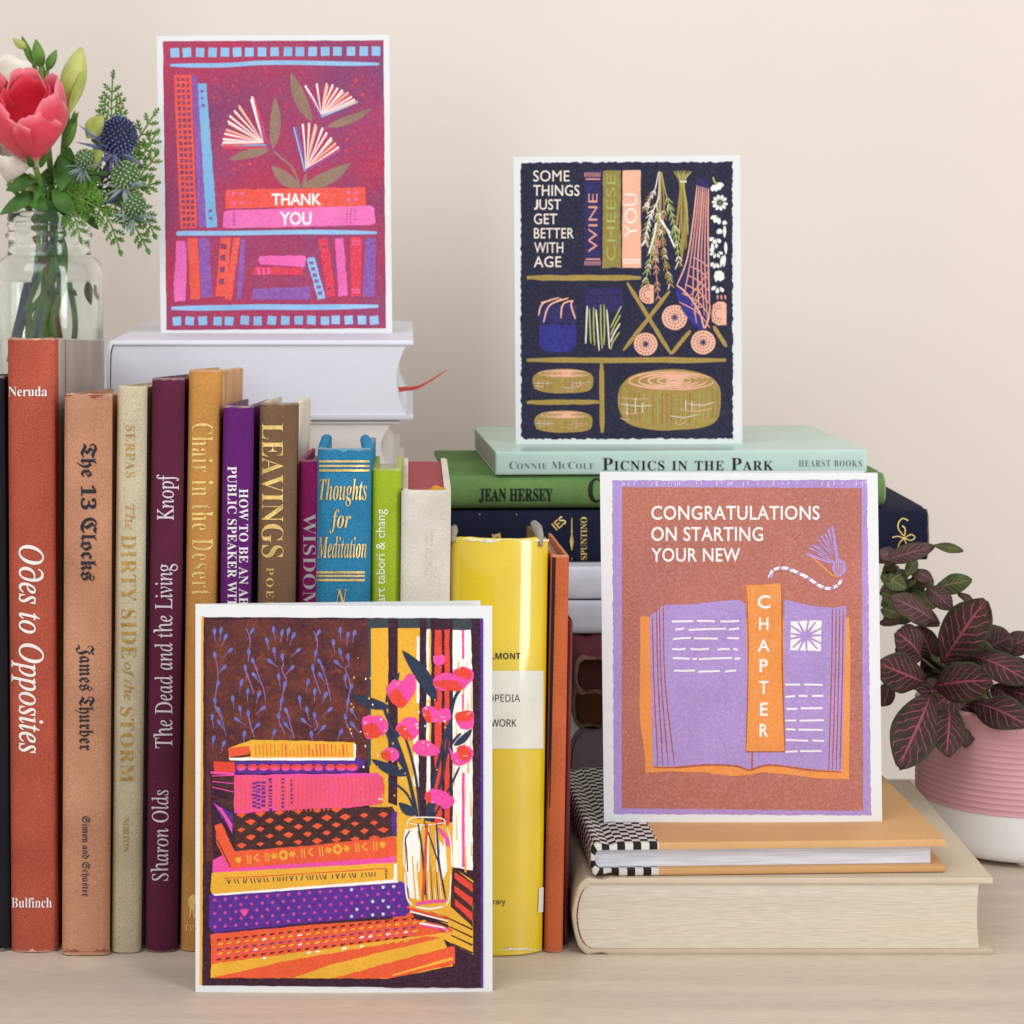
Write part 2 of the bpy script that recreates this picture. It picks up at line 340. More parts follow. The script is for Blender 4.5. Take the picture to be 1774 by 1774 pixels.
o, s = upright('cream linen book with red stained page tops', 696, 781, 686, 775, 850, -2, 112, cloth('cream_linen', '#d3cabb', grain=.12), M('red_page_edge', '#9c3a40', grain=.15), r=.3, c=1.0, b=2.6, inset=1.2, drop=0, plabel='red stained page edges')
fl = []                                          # gilt rubbed off until no letter can be read
for x0 in (736, 744.5):
    for k in range(26):
        if R.random() < .8: x, y = x0 + R.uniform(0, 4), 918 + k * 3.2; w, h_ = R.choice([(3.2, .8), (.9, 2.2), (2.0, 1.0), (4.0, .7)]); fl.append(([(x, y), (x + w, y + .3), (x + w, y + h_), (x, y + h_)], [(0, 1, 2, 3)]))
decal(o, 'rubbed_gilt', fl, s, gold)
q = MB(); q.tube([(1, 3.4, wz(850, -2) - 1), (3.5, 3.2, wz(850, -2) + .2), (7, 3.4, wz(850, -2) - .6)], [1.2, 1.5, 1.2], 8); q.build('headband', cloth('amber_thread', '#c98a1c'), o, smooth=True)
yel = M('yellow_jacket', '#e0bf08', rough=.4, grain=.07, mott=.07, ms=28, coat=1, spec=.5, bump=.10, bs=60)
o, s = upright('thick yellow jacketed book with a white band, in glossy plastic', 781, 953, 772, 941, 934, -5, 128, yel, pageD, r=5.5, c=1.5, b=2.4, inset=8, groove=.3, wear=.8, drop=.10)
yel.node_tree.nodes['Principled BSDF'].inputs['Coat IOR'].default_value = 1.7
wht = M('jacket_band', '#e2decf', rough=.4, grain=.06, coat=1)
TORN.append(((o, s), 782, 951, 934.5, 9, 780, 940, 1646, 8, '#ddd6c0')); decal(o, 'white_band', [strip(779, 1162, 941.5, 1297, 24)], s, wht, .18)
ink = M('grey_ink', '#3b3733')
decal(o, 'author_name', [tx('ALMONT', 'sb', (839, 1131, 902, 1142), off=-.008)], s, ink, .30); decal(o, 'title', [tx('CYCLOPEDIA', 's', (808, 1203, 901, 1216)), tx('OF WORK', 's', (828, 1246, 895, 1259), off=.006)], s, ink, .30); decal(o, 'publisher_name', [tx('Library', 's', (838, 1557, 876, 1570), off=.004)], s, ink, .30)
decal(o, 'sticker', [([(934, 1538), (942, 1537), (941, 1580), (932, 1581)], [(0, 1, 2, 3)])], s, wht, .3)
H = wz(934, -5); jp = M('jacket_paper', '#8f8a7c', grain=.2)
for pts, rr in (([(15.5, 3, H - 3), (15.3, 6, H + .6), (14.6, 12, H + 2.4), (14.0, 22, H + 2.6), (13.8, 30, H + 1.6)], [.8, 1.5, 2.0, 1.6, .8]), ([(-18, 5, H - 2), (-17.6, 10, H + 1.2), (-17, 18, H + 1.6)], [.8, 1.7, 1.0])):
    q = MB(); q.tube(pts, rr, 10); q.build('jacket_flap', jp, o, smooth=True)
o, s = upright('slim orange cloth book leaning on the yellow one', 954, 987, 943, 975, 962, 0, 112, cloth('orange_cloth', '#bd5f36'), pageD, r=.4, groove=.4, b=1.6)
decal(o, 'black_rule', [([(956.5, 966), (963, 966), (953, 1400), (947.5, 1400)], [(0, 1, 2, 3)])], s, black_ink)
upright('thin dark red book at the right end of the row', 984, 992, 974, 984, 1075, 10, 105, M('wine_cover', '#651722', rough=.3, coat=.3), pageD, r=.2, c=.6, b=.7, groove=.1)

# frayed edges of the older bindings
def torn(o, s, x0, x1, y, amp, mat, up=False, n=46, name='worn_edge', thr=.35):
    vs, fs = [], []; hgt = 0; ph = R.uniform(0, 6)
    for k in range(n + 1):
        x = x0 + (x1 - x0) * k / n; env = max(0, math.sin(k * .21 + ph) + .35 * math.sin(k * .63 + 2 * ph)); hgt = .5 * hgt + .5 * amp * env * R.uniform(.2, 1.1); e = .5 + hgt * .8
        vs += [(x, y), (x, y - e if up else y + e)]
        if k: fs.append((2 * k - 2, 2 * k - 1, 2 * k + 1, 2 * k))
    decal(o, name, [(vs, fs)], s, mat, .16)
for (o_, s_), x0, x1, y0, a0, xb0, xb1, y1, a1, hx in TORN:
    m_ = M('frayed_thread', hx, rough=.9, grain=.3, gs=1500, mott=.3, ms=400); torn(o_, s_, x0, x1, y0, a0, m_)
    if a1: torn(o_, s_, xb0, xb1, y1, a1, m_, True)
# stack of white books behind the row
WS = 'white books stacked behind the row'
wp = M('white_cover', '#dcdbe2', rough=.5, grain=.035, mott=.02); wp2 = M('offwhite_cover', '#e6dfd6', rough=.6, grain=.06, mott=.03); pw = M('white_pages', '#dad9df', grain=.025, gs=1500, mott=.01)
o, s = flat('large white book on top of the white stack, under the thank you card', -135.5, 1.5, 188.3, 224, 158, 165, HEAD, wp, pw, group=WS, r=.4, c=1, b=1.9, foredge=4.5, groove=.3, inset=1.0, wear=.1)
q = MB(); pts = spline([(60, 30, 11), (64, 30, 11.5), (71, 36, 12), (79, 42, 16), (84, 44, 19)], 5); vs = []
for i, p in enumerate(pts): vs += [(p[0], p[1], p[2] - 1.3 * (1 - i / len(pts))), (p[0], p[1] + .5, p[2] + 1.3 * (1 - i / len(pts)))]
q.add(vs, [(2 * i, 2 * i + 1, 2 * i + 3, 2 * i + 2) for i in range(len(pts) - 1)]); rb = q.build('ribbon_marker', M('red_ribbon', '#c8402f', rough=.4), o, smooth=True)
sd = rb.modifiers.new('thickness', 'SOLIDIFY'); sd.thickness = .0003
flat('off white book second in the white stack', -110, -5, 164, 187.9, 160, 165, HEAD, wp2, M('offwhite_pages', '#ddd6ce', grain=.06, stretch=(.1, .1, 3)), group=WS, r=.4, c=1, b=1.2, foredge=5, inset=1.0, wear=.1, groove=.3)
flat('white book third in the white stack, mostly hidden behind the row', -112, -3, 122, 163.6, 166, 110, HEAD, wp2, pageW, group=WS, r=.4, c=1, foredge=2)
flat('grey book at the base of the white stack, hidden behind the row', -125, 0, 0, 121.6, 166, 108, HEAD, cloth('hidden_grey', '#8d8880'), pageW, group=WS, r=.4, c=1)
flat('box like grey book under the jar of flowers, hidden behind the row', -205, -138, 0, 171.5, 166, 104, HEAD, cloth('hidden_green', '#6e7264'), pageW, r=.4, c=1)

# stack under the small card
MS = 'books stacked under the dark blue card'
flat('black book at the bottom of the right hand stack', 66, 195, 0, 11.6, 172, 100, HEAD, cloth('dark_cloth', '#191515'), pageD, group=MS)
flat('mauve grey book in clear plastic, low in the right hand stack', 71, 196, 12, 49, 168, 102, HEAD, M('mauve_cover', '#857779', rough=.35, coat=.6, grain=.15), M('mauve_pages', '#8a7c7f', grain=.16), group=MS, r=3.5, c=2.5, inset=.6, b=1.4)
flat('dark brown book lying on the mauve grey one', 73, 196, 49.4, 70, 164, 104, HEAD, cloth('dark_brown_cloth', '#43260f'), M('brown_edge', '#5b3413'), group=MS, r=1.5)
flat('dark red book lying under the white paperbacks', 72, 200, 70.4, 88, 134, 125, HEAD, cloth('dark_red_cloth', '#591d24'), M('dark_edge', '#46201a'), group=MS, r=1.5)
flat('pale grey book lower of the two between dark red and navy', 62, 205, 88.4, 103.6, 182, 100, SPINE, M('pale_grey_cover', '#b9b8bf', grain=.1), pageW, group=MS, r=.4, c=.8)
flat('white book upper of the two between dark red and navy', 60, 206, 104, 118.8, 184, 100, SPINE, M('cool_white_cover', '#c6c5cc', grain=.1), pageW, group=MS, r=.8, c=.8)
nav = cloth('navy_cloth', '#161a2e', grain=.2)
o, s = flat('navy blue book with gold ornaments on its spine', 16, 241, 119.2, 143, 196, 110, SPINE, nav, pageD, yaw=1.5, group=MS, r=1.6, c=1.8)
for x in (831, 895): decal(o, 'gold_rule', [([(x - .9, 890), (x + .9, 890), (x + .9, 960), (x - .9, 960)], [(0, 1, 2, 3)])], s, gold)
decal(o, 'gold_rule', [([(990, 897), (991.2, 897), (991.6, 925), (994, 938), (991.6, 950), (991.2, 970), (990, 970), (989.6, 950), (987.2, 938), (989.6, 925)], [tuple(range(10))])], s, gold)
def curl(pts, w):
    P = spline([(a, b, 0) for a, b in pts], 6); vs = []
    for i, p in enumerate(P):
        a, b = P[max(i - 1, 0)], P[min(i + 1, len(P) - 1)]; dx, dy = b[0] - a[0], b[1] - a[1]; l = math.hypot(dx, dy) or 1
        vs += [(p[0] - dy / l * w / 2, p[1] + dx / l * w / 2), (p[0] + dy / l * w / 2, p[1] - dx / l * w / 2)]
    return vs, [(2 * i, 2 * i + 1, 2 * i + 3, 2 * i + 2) for i in range(len(P) - 1)]
decal(o, 'gold_ornament', [curl([(1573, 902), (1564, 898), (1557, 905), (1556, 915), (1562, 924), (1567, 928), (1568, 916), (1563, 911)], 1.8), curl([(1546, 931), (1556, 929), (1566, 932), (1578, 926), (1585, 931), (1578, 936), (1566, 932)], 1.8), curl([(1566, 933), (1558, 941), (1556, 952), (1562, 958), (1571, 954)], 1.8), curl([(1567, 934), (1570, 944), (1563, 951)], 1.6)], s, gold)
decal(o, 'title', [tx('IES', 'd', (957, 899, 980, 914), ang=-.7, off=.01), tx('SPUNTINO', 'b', (1006, 896, 1017, 970), 'up', off=-.004)], s, gold)
decal(o, 'ribbon_mark', [([(852, 925), (858, 926), (867, 923), (868, 935), (863, 937), (864, 930), (857, 932), (858, 938), (854, 937)], [tuple(range(9))])], s, gold)
grn = cloth('green_cloth', '#5d8147', grain=.22, hx2='#6b8a4c')
o, s = flat('green cloth book with black block lettering on its rounded spine', 18, 222, 143.4, 159, 199, 112, SPINE, grn, pageC, yaw=3, group=MS, r=3.2, c=2.0)
decal(o, 'author_name', [tx('JEAN HERSEY', 'b', (830, 846, 958, 871), off=.012)], s, black_ink, .3, 1)
decal(o, 'title', [tx('C', 'b', (1019, 828, 1045, 871), off=.012)], s, black_ink, .3, 1)
mint = M('mint_cover', '#b7d2c3', rough=.35, grain=.05, mott=.03, coat=.2)
o, s = flat('mint green book on top of the right hand stack, under the dark blue card', 39.5, 213.5, 159.4, 170.2, 201, 118, SPINE, mint, M('grey_pages', '#a5a398', grain=.12), yaw=3.4, group=MS, r=.15, c=.35, b=.6, groove=.05, wear=.05, inset=.4, jitter=.03, pd=1)
sc2 = lambda w, st='b', off=-.012: runs2d(w, st, off=off, space=1.12, gap=.07)
decal(o, 'author_name', [fit(sc2([('C', 1), ('ONNIE', .78), (' ', .32), ('M', 1), ('C', .78), ('C', 1), ('OLE', .78)], off=-.013), (882.6, 799.5, 1030, 812.5))], s, M('grey_print', '#56645e'))
decal(o, 'title', [fit(sc2([('P', 1), ('ICNICS', .76), (' ', .35), ('IN', .76), (' ', .35), ('THE', .76), (' ', .35), ('P', 1), ('ARK', .76)], off=-.002), (1044, 793.5, 1340, 815))], s, black_ink)
decal(o, 'publisher_name', [fit(text2d('HEARST BOOKS', 'b', -.013, 0, 1.2), (1384, 797, 1493, 808.5))], s, M('grey_print_light', '#5d6b65'))

# the two books lying at the front right
o, s = flat('thick cream book lying on the table, lower of the front pair', 62, 222, 0, 29.2, -2, 154, HEAD, M('cream_cover', '#c9b89f', grain=.09, mott=.04, rough=.7), M('cream_pages', '#d6cbb9', grain=.10, mott=.07, gs=1000, stretch=(.12, .12, 2.4), ms=30, bump=.4, bs=900, hx2='#cfc0a6'), r=3.2, c=2.2, b=2.0, inset=1.1, groove=.8, foredge=.8, pd=5, wear=.1, group='books lying at the front')
q = MB()
for k in range(16): z = 4 + k * 1.35; hx_ = lambda z: -80 + spine_y((z - 14.6) / 12.6, 3.2, 2.2) + 1.75; q.tube([(hx_(z), .7, z), (hx_(z + .9), .7, z + .9)], .36, 6)
q.build('headband', cloth('red_white_thread', '#9c5a55'), o, smooth=True)
def checker():
    m = M('checked_cloth', '#ffffff', rough=.8); nt = m.node_tree; n = nt.nodes; L = nt.links
    uvn = n.new('ShaderNodeUVMap'); ch = n.new('ShaderNodeTexChecker'); ch.inputs['Scale'].default_value = 1 / 3.1; ch.inputs[1].default_value = lin('#1f1b1b'); ch.inputs[2].default_value = lin('#d8d2c6')
    mp = n.new('ShaderNodeMapping'); mp.inputs['Location'].default_value = (.4, .3, .5); L.new(uvn.outputs[0], mp.inputs[0]); L.new(mp.outputs[0], ch.inputs[0])
    L.new(ch.outputs[0], n['Principled BSDF'].inputs['Base Color']); return m
o, s = flat('slim tan hardback with a black and white checked spine, upper of the front pair', 69, 205.5, 29.6, 42, 2, 122, HEAD, [checker(), M('tan_cover', '#cfa06a', grain=.10, mott=.05, rough=.6)], M('ruled_pages', '#d3d3da', grain=.16, gs=1100, stretch=(.05, .05, 2.2), mott=.08, ms=300), yaw=2.4, r=.8, c=1.2, b=2.5, inset=3.4, groove=1.2, side=26, split=26, pd=5, wear=.1, group='books lying at the front')

# ---- greeting cards: real folded sheets; the print is ink shapes lying on the sheet ----
def ink(hx, hx2=None, g=.13, mott=.07, ms=55, fade=.19):
    """riso ink: grainy, the paper shows through in specks and pale clouds"""
    m = M('print_ink', hx, rough=.75, grain=g, gs=2400, mott=mott, ms=ms, spec=.15, hx2=hx2); nt = m.node_tree; n = nt.nodes; L = nt.links; b = n['Principled BSDF']; src = b.inputs['Base Color'].links[0].from_socket
    tc = n.new('ShaderNodeTexCoord'); o = []
    for sc_, lo, hi in ((2500, .46, .82), (1000, .45, .95)):
        t = n.new('ShaderNodeTexNoise'); t.inputs['Scale'].default_value = sc_; t.inputs['Detail'].default_value = 3; L.new(tc.outputs['Object'], t.inputs[0]); r = n.new('ShaderNodeMapRange'); r.inputs[1].default_value = lo; r.inputs[2].default_value = hi; L.new(t.outputs[0], r.inputs[0]); o.append(r.outputs[0])
    a = n.new('ShaderNodeMath'); a.operation = 'ADD'; L.new(o[0], a.inputs[0]); b.inputs['Sheen Weight'].default_value = 0; L.new(o[1], a.inputs[1]); f = n.new('ShaderNodeMath'); f.operation = 'MULTIPLY'; f.use_clamp = True; f.inputs[1].default_value = fade; L.new(a.outputs[0], f.inputs[0])
    x = n.new('ShaderNodeMix'); x.data_type = 'RGBA'; L.new(f.outputs[0], x.inputs[0]); L.new(src, x.inputs[6]); x.inputs[7].default_value = lin('#e6d8d4'); L.new(x.outputs[2], b.inputs['Base Color']); return m
paper = M('card_stock', '#e2e2e0', rough=.8, grain=.03, mott=.015, spec=.15)
BOW = [lambda x: 0]                     # how far a card's sheet curls back from its middle
class Art:
    """shapes drawn in coordinates of an enlarged detail of the photograph, laid on the card's front plane"""
    def __init__(s, ox, oy, k, y, pal):
        s.ox, s.oy, s.k, s.y = ox, oy, k, y; s.bow = BOW[0]; s.pal = list(pal); s.mats = [pal[p] for p in s.pal]; s.mb = MB(); s.n = 0; s.txt = MB()
    def W(s, x, y, lift):
        px, py = s.ox + x * s.k, s.oy + y * s.k; Y = s.y
        for _ in range(3): Y = s.y + s.bow(wx(px, Y)) - .05 - lift
        return (wx(px, Y), Y, wz(py, Y))
    def raw(s, vs, fs, c, l, mb=None):
        s.n += 1; vs, fs = (vs, fs) if mb else cuts(vs, fs, 0, 42); z = l * .03 + (s.n % 25) * .001; (mb or s.mb).add([s.W(a, b, z) for a, b in vs], fs, s.pal.index(c))
    def poly(s, pts, c, l, rough=0, step=26):
        if rough:
            o = []
            for i in range(len(pts)):
                a, b = pts[i], pts[(i + 1) % len(pts)]; d = math.hypot(b[0] - a[0], b[1] - a[1]); m = max(1, int(d / step))
                for k in range(m): t = k / m; o.append((a[0] + (b[0] - a[0]) * t + R.uniform(-rough, rough), a[1] + (b[1] - a[1]) * t + R.uniform(-rough, rough)))
            pts = o
        s.raw(pts, [tuple(range(len(pts)))], c, l)
    def rect(s, x0, y0, x1, y1, c, l, rough=0): s.poly([(x0, y0), (x1, y0), (x1, y1), (x0, y1)], c, l, rough)
    def sq(s, x, y, w, h, c, l): a = R.uniform(-.09, .09); s.poly([(x + (u * w - v * h * a) / 2 + R.uniform(-1.5, 1.5), y + (v * h + u * w * a) / 2 + R.uniform(-1.5, 1.5)) for u, v in ((-1, -1), (1, -1), (1, 1), (-1, 1))], c, l)
    def ell(s, x, y, rx, ry, c, l, rot=0, n=18, jit=0, a0=0, a1=None):
        m = n if a1 is None else n + 1; e = 2 * math.pi if a1 is None else a1 - a0; ca, sa = math.cos(rot), math.sin(rot); o = []
        for k in range(m):
            t = a0 + e * k / n; j = 1 + R.uniform(-jit, jit); u, v = rx * j * math.cos(t), ry * j * math.sin(t); o.append((x + u * ca - v * sa, y + u * sa + v * ca))
        s.poly(o, c, l)
    def line(s, pts, w, c, l, curve=False, taper=(1, 1), wob=0):
        P = spline([(a, b, 0) for a, b in pts], 6) if curve and len(pts) > 2 else [(a, b, 0) for a, b in pts]; n = len(P); vs = []
        for i, p in enumerate(P):
            a, b = P[max(i - 1, 0)], P[min(i + 1, n - 1)]; dx, dy = b[0] - a[0], b[1] - a[1]; L = math.hypot(dx, dy) or 1; t = i / (n - 1)
            h = w / 2 * (taper[0] + (taper[1] - taper[0]) * t) * (1 + R.uniform(-wob, wob))
            if min(taper) == 1 and n > 4: h *= min(1, .55 + 3 * min(t, 1 - t))
            vs += [(p[0] - dy / L * h, p[1] + dx / L * h), (p[0] + dy / L * h, p[1] - dx / L * h)]
        s.raw(vs, [(2 * i, 2 * i + 1, 2 * i + 3, 2 * i + 2) for i in range(n - 1)], c, l)
    def bar(s, x0, y0, x1, y1, w, c, l):
        n = 14; s.line([(x0 + (x1 - x0) * k / n, y0 + (y1 - y0) * k / n + R.uniform(-1.6, 1.6)) for k in range(n + 1)], w, c, l, wob=.08)
    def leaf(s, p, q, w, c, l, bend=0, m=.45):
        dx, dy = q[0] - p[0], q[1] - p[1]; L = math.hypot(dx, dy); nx, ny = -dy / L, dx / L; A, B = [], []
        for k in range(11):
            t = k / 10; h = w / 2 * math.sin(math.pi * t ** (math.log(.5) / math.log(m))) ** .8; b = bend * math.sin(math.pi * t); x, y = p[0] + dx * t + nx * b, p[1] + dy * t + ny * b
            A.append((x + nx * h, y + ny * h)); B.append((x - nx * h, y - ny * h))
        s.poly(A + B[::-1][1:-1], c, l)
    def text(s, t, bx, c, l, st='d', d='h', off=.012, space=1):
        vs, fs = fit(text2d(t, st, off, 0, space), bx, d); s.raw(vs, fs, c, l, s.txt)
    def finish(s, o):
        iv = inv(o)
        for nm, mb in (('printed_picture', s.mb), ('lettering', s.txt)):
            if mb.v: mb.v = [tuple(iv @ Vector(v)) for v in mb.v]; mb.build(nm, s.mats, o)
def card(label, TL, TR, BR, BL, y, back, open_y):
    xs = [wx((TL[0] + BL[0]) / 2, y)]; zb = wz((BL[1] + BR[1]) / 2, y)
    o = thing('greeting_card', label, 'greeting card', ((wx(BL[0], y) + wx(BR[0], y)) / 2, y, zb), group='folded greeting cards'); iv = inv(o)
    q = [(wx(a, y), wz(b, y)) for a, b in (TL, TR, BR, BL)]; th = .45; vs = []
    zlow = min(q[2][1], q[3][1]); q[2] = (q[2][0], zlow); q[3] = (q[3][0], zlow); n = 20
    xl, xr = q[3][0], q[2][0]; BOW[0] = lambda x: 1.5 * (2 * (x - xl) / (xr - xl) - 1) ** 2 + .5 * math.sin(2.1 * (x - xl) / (xr - xl)); zc = []
    for k in range(n + 1):
        t = k / n; xt, zt = q[0][0] + (q[1][0] - q[0][0]) * t, q[0][1] + (q[1][1] - q[0][1]) * t; xb_ = xl + (xr - xl) * t
        for m in range(5): f = m / 4; X = xb_ + (xt - xb_) * f; Z = zlow + (zt - zlow) * f; Yk = y + BOW[0](X); vs += [tuple(iv @ Vector((X, Yk, Z))), tuple(iv @ Vector((X, Yk + th, Z)))]
    I = lambda k, m, b_: (k * 5 + m) * 2 + b_; fs = []
    for k in range(n):
        for m in range(4): fs += [(I(k, m, 0), I(k + 1, m, 0), I(k + 1, m + 1, 0), I(k, m + 1, 0)), (I(k, m, 1), I(k, m + 1, 1), I(k + 1, m + 1, 1), I(k + 1, m, 1))]
        fs += [(I(k, 0, 0), I(k, 0, 1), I(k + 1, 0, 1), I(k + 1, 0, 0)), (I(k, 4, 0), I(k + 1, 4, 0), I(k + 1, 4, 1), I(k, 4, 1))]
    for m in range(4): fs += [(I(0, m, 0), I(0, m + 1, 0), I(0, m + 1, 1), I(0, m, 1)), (I(n, m, 0), I(n, m, 1), I(n, m + 1, 1), I(n, m + 1, 0))]
    mk('front_panel', vs, fs, paper, o, smooth=True).modifiers.new('s', 'EDGE_SPLIT').split_angle = .6
    (xa, za), (_, zd) = q[0], q[3]; xb = back; w = []
    xl0 = q[3][0]
    for (x, x0, yy) in ((xa, xl0, y + max(BOW[0](xa), BOW[0](xl0)) + th + .05), (xb, xb + xl0 - xa, y + open_y)):
        for k in (0, th): w += [(x0, yy + k, zlow), (x, yy + k, za)]
    w = [tuple(iv @ Vector(v)) for v in w]
    mk('back_panel', w, [(0, 1, 5, 4), (2, 6, 7, 3), (1, 3, 7, 5), (0, 4, 6, 2), (4, 5, 7, 6), (0, 2, 3, 1)], paper, o)
    return o

# card 1: pink bookshelf
Y = 214
o = card('tall pink and purple bookshelf card standing on the white books', (271, 62), (674, 60), (679.5, 577), (278, 579), Y, -16, 36)
P = dict(bg=ink('#b82f4c', '#7a3d6c', mott=.10, ms=26, fade=.11), sky=ink('#7fb3dc', '#97c0e0'), blue=ink('#6aa7d2', '#7db4d8'), red=ink('#e6483c', '#ea5340'), dot=ink('#84305c'), pur=ink('#7c4a9c', '#9150a2', g=.2), pink=ink('#e556a4', '#ef74b6', g=.18), crim=ink('#dd2f4c'), olive=ink('#8a6a54', '#957a62'), white=ink('#efe4e0', g=.05), peach=ink('#f2b7a0'), spark=ink('#d2344a'), hot=ink('#c02c4c', '#b13050'))
A = Art(260, 50, .30450, Y, P)
A.poly([(73, 70), (1328, 65), (1342, 1703), (93, 1714)], 'bg', 0, 1.5, 40)
for x in (141, 210, 285, 355, 425, 495, 565, 637, 708, 785, 852, 924, 997, 1066, 1144, 1215, 1285): A.sq(x, 135 - (x - 140) * .008, 49, 52, 'sky', 1)
A.line([(115, 207), (260, 208), (440, 206), (640, 193), (860, 193), (1100, 198), (1303, 200)], 25, 'sky', 1, True)
A.poly([(135, 262), (235, 260), (268, 1135), (172, 1135)], 'red', 1, 2)
for r in range(26):
    t = (r + .8) / 26.4; xa, xb = 135 + 37 * t, 235 + 33 * t
    for f in (.24, .51, .78): A.sq(xa + (xb - xa) * f, 262 + 873 * t, R.uniform(15, 20), R.uniform(17, 24), 'dot', 2)
A.poly([(238, 268), (268, 262), (330, 1130), (275, 1130)], 'pur', 1, 2); A.poly([(272, 312), (320, 310), (382, 1126), (322, 1132)], 'blue', 2, 2)
for x, y, z in ((295, 355, 18), (297, 395, 16), (300, 437, 20), (343, 1035, 20), (344, 1078, 20)): A.sq(x, y, z, z, 'pur', 3)
for a, b, w, bd in (((700, 685), (710, 385), 62, 8), ((680, 690), (445, 745), 52, 6), ((850, 905), (690, 780), 74, -8), ((865, 905), (1145, 762), 78, 16), ((920, 528), (800, 245), 72, -10), ((1003, 558), (1262, 455), 48, 10)): A.leaf(a, b, w, 'olive', 1, bd)
A.line([(700, 690), (735, 725), (800, 780), (830, 830), (850, 900)], 11, 'olive', 1, True); A.line([(885, 828), (880, 865), (866, 905)], 18, 'olive', 2, True)
def fan(px, py, tips, cov, covw):
    for (a, b, c) in cov: A.line([a, b], covw, c, 2, taper=(1, .6))
    for i, (x, y) in enumerate(tips):
        A.line([(x + 4, y + 12), (px + 2, py + 3)], 14, ('red', 'crim', 'peach')[i % 3], 3, taper=(1, .3)); A.line([(x, y), ((x + px) / 2 + R.uniform(-5, 5), (y + py) / 2), (px, py)], 12, 'white' if i % 4 != 2 else 'peach', 4, taper=(1, .25))
fan(645, 648, [(580, 385), (575, 400), (505, 435), (478, 465), (452, 495), (442, 525), (430, 572), (422, 596), (414, 626), (412, 648)], [((405, 660), (662, 662), 'blue'), ((412, 676), (672, 676), 'crim'), ((590, 390), (668, 655), 'crim'), ((578, 392), (655, 640), 'pur')], 13)
fan(885, 795, [(868, 540), (905, 535), (942, 542), (982, 562), (1006, 590), (1032, 618), (1056, 650), (1075, 672)], [((820, 558), (880, 808), 'sky'), ((828, 556), (890, 808), 'pur'), ((1086, 688), (882, 812), 'pur')], 14)
fan(975, 488, [(882, 322), (948, 310), (1005, 308), (1040, 316), (1068, 335), (1095, 347), (1128, 360), (1148, 385), (1165, 402)], [((878, 322), (970, 500), 'pur'), ((1180, 414), (972, 502), 'sky')], 14)
for x, y, z in ((375, 288, 9), (470, 325, 7), (496, 355, 6), (365, 390, 9), (400, 400, 6), (448, 408, 6), (626, 316, 7), (738, 355, 10), (770, 440, 10), (1168, 292, 12), (1152, 325, 9), (1210, 375, 11), (1206, 270, 6), (1120, 628, 11), (1140, 600, 7), (1160, 580, 7), (1194, 566, 7), (1222, 562, 7), (1115, 694, 10), (1150, 680, 6), (1185, 672, 7), (1216, 668, 7), (478, 795, 9), (566, 770, 10), (515, 775, 6), (660, 225, 7), (870, 265, 7), (570, 260, 5), (1246, 678, 5), (420, 304, 5)): A.ell(x, y, z, z, 'spark', 1, n=8, jit=.2)
A.poly([(432, 915), (1225, 900), (1228, 1010), (428, 1022)], 'red', 3, 3)
for x, y in ((475, 938), (524, 938), (477, 990), (524, 990), (1128, 930), (1172, 930), (1132, 972), (1172, 970)): A.ell(x, y, 11, 11, 'pink', 4, n=8, jit=.15)
A.poly([(415, 1042), (440, 1032), (840, 1018), (1255, 1006), (1275, 1020), (1282, 1105), (1262, 1116), (860, 1126), (430, 1136), (414, 1124)], 'pink', 3, 2)
for k in range(6): A.sq(478, 1048 + k * 13, 13, 7, 'pur', 4)
for x in (1120, 1142, 1164):
    for k in range(6): A.sq(x, 1024 + k * 15, 5, 9, 'dot', 4)
A.text('THANK', (692, 936, 976, 1003), 'white', 5, off=.03); A.text('YOU', (737, 1040, 919, 1117), 'white', 5, off=.03)
A.line([(150, 1166), (200, 1163), (500, 1162), (900, 1156), (1290, 1160)], 26, 'sky', 2, True)
def bk(p, c, l=1): A.poly(p, c, l, 2.5)
bk([(150, 1207), (197, 1205), (208, 1300), (203, 1545), (138, 1555), (134, 1480)], 'pink'); bk([(203, 1210), (214, 1212), (212, 1310), (207, 1310)], 'pur'); bk([(212, 1192), (270, 1188), (287, 1535), (230, 1540)], 'red'); bk([(275, 1192), (335, 1190), (355, 1527), (292, 1533)], 'pur')
bk([(400, 1190), (460, 1188), (435, 1520), (372, 1525)], 'red')
for x, y in ((418, 1238), (414, 1300), (410, 1370), (405, 1438)): A.sq(x, y, 30, 32, 'dot', 2)
bk([(475, 1188), (515, 1188), (462, 1545), (424, 1540)], 'red')
for x, y in ((497, 1220), (490, 1245), (485, 1272), (455, 1430), (450, 1460), (447, 1492)): A.ell(x, y, 5, 5, 'pink', 2, n=6)
bk([(518, 1192), (545, 1192), (520, 1538), (490, 1542)], 'pur'); bk([(622, 1292), (880, 1288), (888, 1300), (880, 1357), (630, 1340), (614, 1315)], 'pink'); bk([(595, 1352), (870, 1362), (865, 1400), (582, 1400)], 'crim')
for x in (618, 645, 674): A.line([(x, 1358), (x + 3, 1398)], 11, 'pink', 2)
bk([(585, 1478), (915, 1465), (918, 1535), (900, 1540), (575, 1540)], 'pur'); bk([(890, 1312), (905, 1298), (935, 1300), (1000, 1530), (955, 1540)], 'sky', 2)
for k in range(6): t = (k + .5) / 6; A.sq(912 + 60 * t, 1315 + 205 * t, 24, 20, 'pur', 3)
bk([(960, 1195), (1010, 1190), (1055, 1520), (1005, 1527)], 'crim'); bk([(1052, 1192), (1100, 1188), (1125, 1518), (1072, 1525)], 'pink'); bk([(1138, 1188), (1205, 1185), (1200, 1520), (1145, 1528)], 'crim'); bk([(1225, 1192), (1285, 1190), (1280, 1526), (1208, 1525)], 'pur')
for x, y in ((992, 1238), (1020, 1475)): A.ell(x, y, 9, 11, 'dot', 2, n=8)
